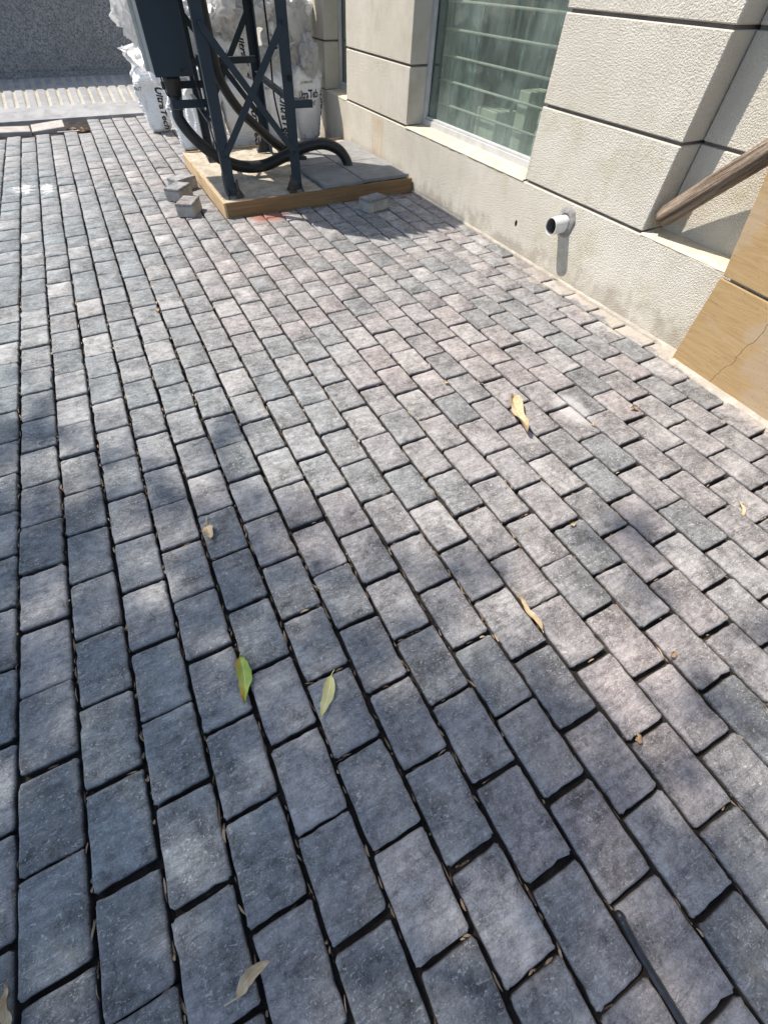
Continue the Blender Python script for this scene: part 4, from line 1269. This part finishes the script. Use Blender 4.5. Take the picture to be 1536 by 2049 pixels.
def make_bag(name, label, loc, rz_, bag, texts=(), spout=0.25, tilt=(0, 0), nA=56, nV=64):
    t = empty(name, loc)
    t.rotation_euler = (tilt[0], tilt[1], rz_)
    tag(t, label, 'bag', 'cement bags stacked behind the tower')
    vs, fs = [], []
    for j in range(nV + 1):
        for i in range(nA): vs.append(bag.P(2 * math.pi * i / nA, j / nV))
    for j in range(nV):
        for i in range(nA): fs.append((j * nA + i, j * nA + (i + 1) % nA, (j + 1) * nA + (i + 1) % nA, (j + 1) * nA + i))
    fs.append(tuple(range(nA))[::-1]); fs.append(tuple(nV * nA + i for i in range(nA)))
    o = pydata('body', vs, fs, MAT_BAG, None, True); o.parent = t
    if spout:
        vs, fs = [], []
        hw, hd = bag.half(0.97)
        r_ = random.Random(bag.seed)
        nS, mS = 72, 26
        fan = r_.uniform(-0.5, 0.5); fan2 = r_.uniform(-0.5, 0.1)
        sd = bag.seed * 1.7
        fl_ = folds(bag.seed + 0.5, 8, 1.5, 6.0)
        for j in range(mS + 1):
            v = j / mS
            for i in range(nS):
                a = 2 * math.pi * i / nS
                ca, sa = math.cos(a), math.sin(a)
                rid = abs(N3(ca * 3.0 + sd, sa * 3.0, v * 1.3)) * 2 + 0.6 * abs(N3(ca * 6.5, sa * 6.5 + sd, v * 2.4))
                fold = 0.82 + (0.25 + 0.30 * v) * (rid - 0.35)
                sp_ = 1.02 - 0.30 * math.sin(math.pi * min(1, v * 1.6)) + 0.45 * max(0, v - 0.35) ** 1.2
                x = hw * sp_ * fold * ca * 1.25; y = -hd * sp_ * fold * sa * (1.5 - 0.4 * v)
                z = bag.h * 0.93 + spout * v * (1 + 0.30 * N3(ca * 1.4, sa * 1.4, sd))
                jit = 0.022 * v
                cr_ = 0.05 * crease(fl_, Vector((ca * 0.5, sa * 0.5, v * 0.8))) * (0.3 + 0.7 * v)
                x += cr_ * ca; y -= cr_ * sa
                vs.append((x + bag.slump * bag.h + fan * spout * v ** 1.5 + jit * N3(ca * 7, sa * 7, v * 7 + sd), y + fan2 * spout * v ** 1.5 + jit * N3(ca * 7, v * 8, sa * 7 + sd), z))
        for j in range(mS):
            for i in range(nS): fs.append((j * nS + i, j * nS + (i + 1) % nS, (j + 1) * nS + (i + 1) % nS, (j + 1) * nS + i))
        o = pydata('open_neck', vs, fs, MAT_FILM, None, True); o.parent = t
    for (txt, size, a0, v0, vert, shear, bold, ink) in texts:
        if txt == '#':
            V_ = [Vector((size * (i / 16 - 0.5), shear * (j / 6 - 0.5), 0)) for j in range(7) for i in range(17)]
            F_ = [(j * 17 + i, j * 17 + i + 1, j * 17 + i + 18, j * 17 + i + 17) for j in range(6) for i in range(16)]
        else: V_, F_ = get_text(txt, size, shear, bold)
        # local radius of the surface for the arc length
        e1 = bag.P(a0 - 0.05, v0); e2 = bag.P(a0 + 0.05, v0)
        rl = max(0.03, (e2 - e1).length / 0.1)
        pts = []
        for p in V_:
            tx, ty = (p.x, p.y) if not vert else (p.y, -p.x)
            if vert == 2: tx, ty = -p.x, -p.y
            a = a0 - tx / rl * -1
            v = min(0.985, max(0.01, v0 + ty / bag.h))
            pts.append(bag.P(-math.pi / 2 * 0 + a, v, 0.0035))
        o = pydata('printed_text', pts, F_, ink, None, False); o.parent = t
    return t
# angle on a bag: -x side pi, front (towards the camera) pi/2, +x side 0; text runs with growing x so the angle falls
class BagT(Bag):
    pass
def P_fix(self, a, v, off=0.0): return Bag.P(self, math.pi - a, v, off)
BagT.P = P_fix
UT = 'UltraTech'
def vert_ut(a=2.35, v=0.44, size=0.105): return (UT, size, a, v, 1, 0.28, 0.026, MAT_INK)
FR = math.pi / 2
front_big = [('ADITYA BIRLA GROUP', 0.030, FR, 0.80, 0, 0.0, 0.008, MAT_INKG), (UT, 0.098, FR - 0.05, 0.655, 0, 0.25, 0.028, MAT_INK), ('CEMENT', 0.062, FR - 0.02, 0.535, 0, 0.2, 0.012, MAT_INK)]
make_bag('cement_bag', 'upright white cement bag with black lettering, standing against the plinth', (3.345, 6.86, 0.0), 0.16, BagT(1, 0.70, 0.485, 0.31, 0.30, 0.0035), front_big + [vert_ut(2.62, 0.36, 0.10), ('87', 0.055, 2.62, 0.70, 1, 0.2, 0.01, MAT_INK)], 0.30)
make_bag('cement_bag', 'upright white cement bag seen between the two right-hand tower legs', (2.925, 6.74, 0.0), 0.05, BagT(2, 0.68, 0.42, 0.33, 0.30, 0.003), [vert_ut(1.75, 0.40, 0.105), ('ADITYA BIRLA GROUP', 0.028, 1.1, 0.80, 0, 0, 0.006, MAT_INKG)], 0.24)
make_bag('cement_bag', 'upright white cement bag behind the crossing of the braces', (2.48, 6.66, 0.0), -0.1, BagT(3, 0.64, 0.44, 0.36, 0.32, 0.003), [vert_ut(2.15, 0.42, 0.11)], 0.20)
make_bag('cement_bag', 'grimy upright cement bag just behind the near left tower leg', (2.07, 6.68, 0.0), 0.08, BagT(4, 0.62, 0.42, 0.36, 0.32, 0.004), [vert_ut(1.9, 0.45, 0.105)], 0.20)
make_bag('cement_bag', 'wrinkled bright white cement bag at the corner of the pad', (1.885, 6.95, 0.0), -0.25, BagT(5, 0.60, 0.34, 0.26, 0.30, 0.009), [('CEMENT', 0.05, 1.2, 0.66, 0, 0.2, 0.01, MAT_INKG), ('UltraTech', 0.085, 2.3, 0.40, 1, 0.28, 0.026, MAT_INK)], 0.16)
make_bag('cement_bag', 'thin crushed white bag squeezed behind the wrinkled corner bag', (1.93, 7.50, 0.0), 0.5, BagT(6, 0.58, 0.26, 0.22, 0.22, 0.007), [], 0.14)
make_bag('cement_bag', 'rippled white cement bag at the far end of the row, beside the ramp', (1.690, 8.02, 0.0), -0.12, BagT(7, 0.62, 0.36, 0.27, 0.30, 0.009), [vert_ut(2.05, 0.40, 0.10), ('ADITYA BIRLA', 0.03, 0.6, 0.78, 0, 0, 0.008, MAT_INKG), ('CEMENT', 0.05, 0.75, 0.70, 0, 0.2, 0.01, MAT_INKG)], 0.20)
# second tier
make_bag('cement_bag', 'white cement bag of the second tier, its lettering running down the edge', (2.69, 7.02, 0.56), 0.05, BagT(8, 0.56, 0.40, 0.36, 0.30, 0.003), [vert_ut(1.55, 0.42, 0.10)], 0.26, (0.10, -0.07))
make_bag('cement_bag', 'slumped second tier cement bag with upside down lettering', (2.33, 6.96, 0.54), -0.05, BagT(9, 0.44, 0.44, 0.40, 0.32, 0.004), [('ADITYA BIRLA GROUP', 0.032, FR, 0.42, 2, 0, 0.006, MAT_INKG), (UT, 0.09, FR, 0.74, 0, 0.25, 0.02, MAT_INK), ('#', 0.26, FR + 0.1, 0.58, 0, 0.055, 0, MAT_INK)], 0.24, (0.20, 0.14))
make_bag('cement_bag', 'second tier cement bag resting on the bags nearest the plinth', (3.13, 7.02, 0.58), 0.10, BagT(10, 0.50, 0.46, 0.40, 0.32, 0.003), [('874', 0.07, 2.2, 0.45, 0, 0.2, 0.02, MAT_INK), ('#', 0.20, 1.0, 0.50, 0, 0.05, 0, MAT_INK), (UT, 0.08, 1.2, 0.66, 0, 0.25, 0.012, MAT_INK)], 0.34, (0.12, 0.16))
make_bag('cement_bag', 'second tier cement bag behind the near left tower leg', (1.97, 7.05, 0.52), 0.1, BagT(11, 0.46, 0.42, 0.38, 0.32, 0.004), [(UT, 0.085, 1.4, 0.6, 0, 0.25, 0.012, MAT_INKG), ('#', 0.24, 1.4, 0.38, 0, 0.05, 0, MAT_INKG)], 0.30, (0.16, -0.10))
make_bag('cement_bag', 'second tier cement bag showing past the cabinet side', (1.86, 7.62, 0.50), -0.1, BagT(12, 0.50, 0.36, 0.33, 0.30, 0.005), [], 0.32, (0.04, -0.05))
# third tier
make_bag('cement_bag', 'tall crumpled white bag at the top of the stack against the wall', (3.42, 7.16, 0.80), 0.1, BagT(13, 0.46, 0.36, 0.36, 0.30, 0.004), [], 0.42, (0.02, 0.02))
make_bag('cement_bag', 'crumpled white bag on top of the stack behind the far right leg', (2.86, 7.22, 0.98), -0.1, BagT(14, 0.44, 0.44, 0.40, 0.32, 0.004), [('GROUP', 0.05, 1.2, 0.4, 0, 0.1, 0.01, MAT_INKG)], 0.36, (0.06, 0))
make_bag('cement_bag', 'crumpled white bag on top of the stack between the tower legs', (2.40, 7.20, 0.88), 0.15, BagT(15, 0.42, 0.46, 0.42, 0.34, 0.004), [(UT, 0.085, 1.5, 0.35, 0, 0.25, 0.012, MAT_INKG)], 0.36, (0.1, 0))
make_bag('cement_bag', 'crumpled white bag on top of the stack behind the cabinet', (1.94, 7.28, 0.86), 0.0, BagT(16, 0.42, 0.44, 0.40, 0.34, 0.005), [], 0.36, (0.04, -0.04))

def crumpled(loc, size, seed, lab, text=None):
    t = empty('crumpled_sack', loc)
    tag(t, lab, 'sack', 'empty crumpled sacks thrown on the stack')
    nA, nV = 84, 48
    vs, fs = [], []
    fl_ = folds(seed, 9, 0.9, 4.5)
    def rid(p, k): return 1 - abs(noise.noise(p * k + Vector((seed * 7.3, seed, 0)))) * 2.2
    for j in range(nV + 1):
        th = math.pi * j / nV
        for i in range(nA):
            a = 2 * math.pi * i / nA
            d = Vector((math.sin(th) * math.cos(a), math.sin(th) * math.sin(a), math.cos(th)))
            w_ = d + 0.35 * Vector((noise.noise(d * 2 + Vector((seed, 0, 0))), noise.noise(d * 2 + Vector((0, seed, 0))), noise.noise(d * 2 + Vector((0, 0, seed)))))
            r = 0.84 + 0.27 * crease(fl_, w_) + 0.13 * rid(w_, 1.7) + 0.05 * rid(w_, 4.3)
            vs.append((d.x * size[0] * r, d.y * size[1] * r, d.z * size[2] * r))
    for j in range(nV):
        for i in range(nA): fs.append((j * nA + i, (j + 1) * nA + i, (j + 1) * nA + (i + 1) % nA, j * nA + (i + 1) % nA))
    o = pydata('sheet', vs, fs, MAT_FILM, None, True); o.parent = t
for loc, size, seed, lab in (
        ((2.16, 6.90, 0.98), (0.24, 0.20, 0.20), 1.3, 'crumpled white sack on the stack just right of the near left leg'),
        ((2.50, 6.88, 1.10), (0.26, 0.20, 0.17), 2.6, 'crumpled white sack at the top of the picture between the tower legs'),
        ((2.88, 6.90, 1.16), (0.22, 0.20, 0.16), 3.9, 'crumpled white sack behind the far right leg at the top of the picture'),
        ((3.24, 6.92, 1.05), (0.24, 0.18, 0.24), 5.1, 'crumpled silvery sack against the wall above the upright bag'),
        ((2.36, 6.78, 0.64), (0.20, 0.16, 0.10), 6.4, 'crumpled white sack caught behind the crossing braces'),
        ((1.90, 6.95, 0.74), (0.20, 0.18, 0.16), 7.7, 'crumpled white sack between the cabinet and the near left leg'),
        ((1.66, 7.55, 1.08), (0.17, 0.16, 0.20), 9.2, 'crumpled white sack showing beyond the cabinet side'),
        ((3.42, 6.80, 0.78), (0.13, 0.12, 0.16), 10.3, 'small twisted plastic neck squeezed between the upright bag and wall')):
    crumpled(loc, size, seed, lab)

# ------------------------------------------------------------------ fallen leaves
def make_leaf(name, label, tip, stem, wid, mat, curl=0.012, cup=0.006, stalk=0.03, z0=0.004, twist=0.0, bend=None):
    """leaf lying on the stones from stem point to tip point (ground xy)"""
    a = Vector((*stem, 0)); b = Vector((*tip, 0))
    ln = (b - a).length
    d = (b - a).normalized(); s = Vector((-d.y, d.x, 0))
    t = empty(name, (a.x, a.y, z0))
    tag(t, label, 'leaf', 'fallen leaves on the paving')
    bend = (0.10 if (tip[0] * 37) % 1 > 0.5 else -0.10) if bend is None else bend
    nU, nV = 26, 6
    bm = bmesh.new()
    lm_ = bm.verts.layers.float.new('mid'); ls_ = bm.verts.layers.float.new('side')
    rows = []
    for i in range(nU + 1):
        u = i / nU
        hw = wid / 2 * (math.sin(math.pi * min(1, u ** 0.8 * 1.0)) ** 0.8) * (1 - 0.25 * u) * 1.15 * (1 + 0.16 * N3(u * 9, ln * 90)) + 0.0006
        row = []
        for j in range(-nV // 2, nV // 2 + 1):
            q = j / (nV / 2)
            x = d * (u * ln) + s * (q * hw * (1 + 0.25 * q * N3(u * 5, ln * 60)) + 0.008 * math.sin(u * 3.0) * twist + bend * ln * u * (1 - u) * 2)
            z = curl * (u * (1 - u) * 2.2) + cup * abs(q) ** 1.6 * (1 + 0.9 * math.sin(u * 9 + ln * 40)) + 0.0015 * N3(u * 8, q * 3, ln * 50) + curl * 0.7 * u ** 4
            v = bm.verts.new(Vector((x.x, x.y, z)))
            v[lm_] = abs(q); v[ls_] = q
            row.append(v)
        rows.append(row)
    for p, q in zip(rows, rows[1:]):
        for k in range(nV): bm.faces.new((p[k], p[k + 1], q[k + 1], q[k]))
    o = bm_obj('blade', bm, mat, None, True); o.parent = t
    if stalk > 0:
        e = -d * stalk + s * stalk * 0.3
        b2 = tube_mesh([e + Vector((0, 0, 0.002)), e * 0.5 + Vector((0, 0, 0.004)), Vector((0, 0, 0.001)), d * ln * 0.3 + Vector((0, 0, curl * 0.45))], [0.0013, 0.0013, 0.0014, 0.0006], 6)
        o = bm_obj('stalk', b2, mat, None, True); o.parent = t
make_leaf('fallen_leaf', 'curled tan dry leaf on the sunlit paving towards the wall', (2.246, 0.950), (2.385, 1.235), 0.060, MAT_LEAF_TAN, 0.040, 0.018, 0.02, 0.006, 1.0)
make_leaf('fallen_leaf', 'small tan leaf with a long stalk at the edge of the shade', (0.692, 1.019), (0.690, 1.100), 0.040, MAT_LEAF_TAN, 0.012, 0.010, 0.05, 0.005)
make_leaf('fallen_leaf', 'green leaf with an orange brown edge on the shaded paving', (0.639, 0.345), (0.665, 0.500), 0.044, MAT_LEAF_GREEN, 0.010, 0.006, 0.012, 0.005)
make_leaf('fallen_leaf', 'pale yellow leaf on the shaded paving', (0.833, 0.200), (0.915, 0.305), 0.036, MAT_LEAF_PALE, 0.006, 0.004, 0.02, 0.005)
make_leaf('fallen_leaf', 'dry tan leaf across a joint near the bottom of the picture', (0.535, -0.235), (0.445, -0.258), 0.026, MAT_LEAF_TAN, 0.014, 0.008, 0.025, 0.005, 0.6)
make_leaf('fallen_leaf', 'rolled tan leaf standing in the joint at the bottom left corner', (-0.010, 0.005), (-0.006, -0.075), 0.020, MAT_LEAF_TAN, 0.006, 0.010, 0.0, 0.004)
make_leaf('fallen_leaf', 'long twisted tan leaf lying along a joint at the shade edge', (1.650, 0.262), (1.648, 0.110), 0.020, MAT_LEAF_TAN, 0.010, 0.008, 0.01, 0.003, 1.0)
make_leaf('fallen_leaf', 'narrow straw coloured leaf at the right picture edge', (2.845, 0.185), (2.785, 0.120), 0.014, MAT_LEAF_TAN, 0.006, 0.004, 0.0, 0.004)
for k, (x, y, an, sz, lab) in enumerate(((1.671, -0.308, 1.0, 0.030, 'small tan leaf scrap in a joint at the lower right'), (2.127, 1.492, 2.0, 0.030, 'small straw leaf scrap in a joint of the sunlit middle paving'),
        (1.980, -0.169, 0.4, 0.028, 'tan chip of leaf at a joint crossing in the dappled light'), (2.059, 0.417, 0.2, 0.026, 'tiny tan leaf scrap between sunlit pavers below the big curled leaf'),
        (2.941, 0.855, 2.6, 0.045, 'straw leaf scrap on a paver near the stone cladding'), (2.614, 0.856, 1.1, 0.026, 'small tan chip beside the whitened paver'), (0.80, 3.01, 0.5, 0.040, 'flattened pale leaf on the sunlit far paving'))):
    make_leaf('fallen_leaf', lab, (x + sz * math.cos(an), y + sz * math.sin(an)), (x, y), sz * 0.55, MAT_LEAF_TAN if k % 2 else MAT_LEAF_BROWN, 0.008, 0.006, 0.0, 0.004)

# leaf crumbs caught in the joints
bm = bmesh.new(); rl = random.Random(21)
def crumb(x, y, z, an, ln, wd, cu):
    d = Vector((math.cos(an), math.sin(an), 0)); s = Vector((-d.y, d.x, 0))
    prev = None
    ro = rl.uniform(-1.2, 1.2)
    for i in range(5):
        u = i / 4
        h = wd * math.sin(math.pi * (0.12 + 0.8 * u)) * 0.5
        c = Vector((x, y, z)) + d * ((u - 0.5) * ln) + Vector((0, 0, cu * math.sin(u * 3.1))) + s * 0.15 * wd * math.sin(u * 5 + ro)
        sv = s * math.cos(ro + u * 0.8) + Vector((0, 0, math.sin(ro + u * 0.8)))
        r = [bm.verts.new(c - sv * h), bm.verts.new(c + sv * h)]
        if prev: bm.faces.new((prev[0], r[0], r[1], prev[1]))
        prev = r
for k in range(3600):
    y = rl.uniform(-0.95, 3.6) if rl.random() < 0.85 else rl.uniform(3.4, 8.0)
    x = rl.uniform(-0.4, 2.3) if rl.random() < 0.8 else rl.uniform(2.0, 3.5)
    dens = 0.5 + 0.8 * N3(x * 1.2 + 4, y * 1.2)
    if rl.random() > dens + 0.25: continue
    if rl.random() < 0.82:
        c = round(x / W)
        crumb(c * W + rl.gauss(0, 0.0018), y, -0.010 + rl.uniform(-0.016, 0.008), math.pi / 2 + rl.gauss(0, 0.16), rl.uniform(0.006, 0.030) * rl.choice((1, 1, 1.9)), rl.uniform(0.0018, 0.008), rl.uniform(-0.004, 0.008))
    else:
        c = math.floor(x / W); par = 0.5 * (c % 2)
        r = round((y - Y0) / L - par)
        crumb((c + rl.uniform(0.1, 0.9)) * W, Y0 + (r + par) * L + rl.gauss(0, 0.0015), -0.010 + rl.uniform(-0.016, 0.006), rl.gauss(0, 0.15), rl.uniform(0.010, 0.035), rl.uniform(0.003, 0.007), rl.uniform(-0.003, 0.005))
tag(bm_obj('leaf_litter', bm, MAT_LITTER), kind='stuff', label='brown leaf crumbs caught in the paving joints', cat='litter')

# ------------------------------------------------------------------ black rod in the joint
rod = empty('black_rod', (1.318, -0.60, 0))
tag(rod, 'thin black rod with a rounded tip lying along a joint at the lower right', 'rod')
rp = spline([(1.327, -0.560, 0.010), (1.321, -0.62, 0.0095), (1.319, -0.70, 0.010), (1.318, -0.85, 0.011), (1.316, -1.25, 0.02)], 6)
bm_obj('shaft', tube_mesh(rp[1:], 0.0085, 14), MAT_ROD, rod, smooth=True)
bm = bmesh.new()
bmesh.ops.create_uvsphere(bm, u_segments=16, v_segments=10, radius=0.0105, matrix=Matrix.Translation((1.327, -0.562, 0.011)) @ Matrix.Diagonal((1, 1.3, 1, 1)))
bm_obj('rounded_tip', bm, MAT_ROD, rod, smooth=True)

# ------------------------------------------------------------------ shade tree beside the paving (stands left of the picture)
tree = empty('shade_tree', (-3.7, 3.6, 0))
tag(tree, 'broad leafy shade tree beside the paving that dapples the foreground', 'tree')
rt = random.Random(5)
trunk_top = Vector((-3.55, 3.55, 4.6))
bm = tube_mesh(spline([(-3.7, 3.6, -0.1), (-3.72, 3.62, 1.2), (-3.6, 3.5, 2.8), trunk_top, (-3.5, 3.5, 6.2), (-3.3, 3.4, 7.6)], 5), [0.26 - 0.0085 * i for i in range(26)], 14)
bm_obj('trunk', bm, MAT_BARK, tree, smooth=True)
def edge_y(x): 
    pts = [(-4, 4.5), (-0.3, 2.75), (0.2, 2.35), (0.65, 1.50), (0.95, 1.38), (1.25, 0.82), (1.60, 0.30), (1.95, -0.12), (2.4, -0.75), (3.2, -1.9)]
    for (a, b), (c, d) in zip(pts, pts[1:]):
        if a <= x <= c: return b + (d - b) * (x - a) / (c - a)
    return pts[0][1] if x < -4 else pts[-1][1]
gaps = [(0.05, 1.15, 0.10), (0.41, 1.28, 0.09), (0.37, 0.95, 0.09), (0.47, 0.85, 0.07), (0.07, 1.40, 0.08), (1.62, 0.31, 0.10), (0.02, 1.75, 0.12), (0.30, 1.80, 0.08), (1.86, -0.46, 0.17), (1.70, -0.68, 0.10), (1.40, 0.62, 0.10), (0.92, 0.55, 0.06)]
extra = [(2.13, 0.07, 0.13), (1.97, -0.30, 0.10), (2.42, -0.28, 0.12), (0.87, 1.62, 0.09), (2.30, 0.28, 0.07), (1.55, 0.45, 0.09)]
lv, lf = [], []
clumps = []
tries = 0
SX, SY = SUN.x / -SUN.z, SUN.y / -SUN.z
def leafcard(c, d, n_, ln, wd):
    s = d.cross(n_).normalized()
    b = len(lv)
    lv.extend([c, c + d * ln * 0.45 + s * wd / 2 + n_ * 0.006, c + d * ln, c + d * ln * 0.45 - s * wd / 2 + n_ * 0.006])
    lf.append((b, b + 1, b + 2, b + 3))
def put_clump(gx_, gy_, k, spread):
    z = rt.uniform(6.3, 8.9)
    cc = Vector((gx_ - SX * z, gy_ - SY * z, z))
    clumps.append(cc)
    for _ in range(k):
        o = Vector((rt.gauss(0, spread), rt.gauss(0, spread), rt.gauss(0, spread)))
        d = Vector((rt.uniform(-1, 1), rt.uniform(-1, 1), rt.uniform(-0.7, 0.3))).normalized()
        n_ = Vector((rt.uniform(-.6, .6), rt.uniform(-.6, .6), 1)).normalized()
        n_ = (n_ - d * n_.dot(d)).normalized()
        leafcard(cc + o, d, rt.uniform(0.10, 0.17), 0.15, rt.uniform(0.04, 0.06)) if False else leafcard(cc + o, d, n_, rt.uniform(0.10, 0.17), rt.uniform(0.040, 0.060))
count = 0
while count < 2100 and tries < 60000:
    tries += 1
    gx_ = rt.uniform(-3.2, 3.0); gy_ = rt.uniform(-2.6, 3.6)
    lim = edge_y(gx_) + 0.16 * N3(gx_ * 2.3, gy_ * 2.3, 4.0) - 0.10
    if gy_ > lim: continue
    if lim - gy_ < 0.75 and rt.random() < 0.62 * (1 - (lim - gy_) / 0.75) + 0.12: continue
    if any((gx_ - a) ** 2 + (gy_ - b) ** 2 < (r * 1.35) ** 2 for a, b, r in gaps) and rt.random() < 0.93: continue
    put_clump(gx_, gy_, 11, 0.085); count += 1
for a, b, r in extra:
    for _ in range(3): put_clump(a + rt.gauss(0, r * 0.4), b + rt.gauss(0, r * 0.4), 9, 0.05)
pydata('crown', lv, lf, MAT_CROWN, tree)
bm = bmesh.new()
for k in range(46):
    c = clumps[rt.randrange(len(clumps))]
    s = Vector((-3.55, 3.53, rt.uniform(4.2, 7.0)))
    mid = s.lerp(c, 0.5) + Vector((rt.uniform(-.3, .3), rt.uniform(-.3, .3), rt.uniform(-0.2, 0.3)))
    tube_mesh(spline([s, mid, c], 4), [0.055 - 0.0055 * i for i in range(9)], 6, True, bm)
bm_obj('limb', bm, MAT_BARK, tree, smooth=True)
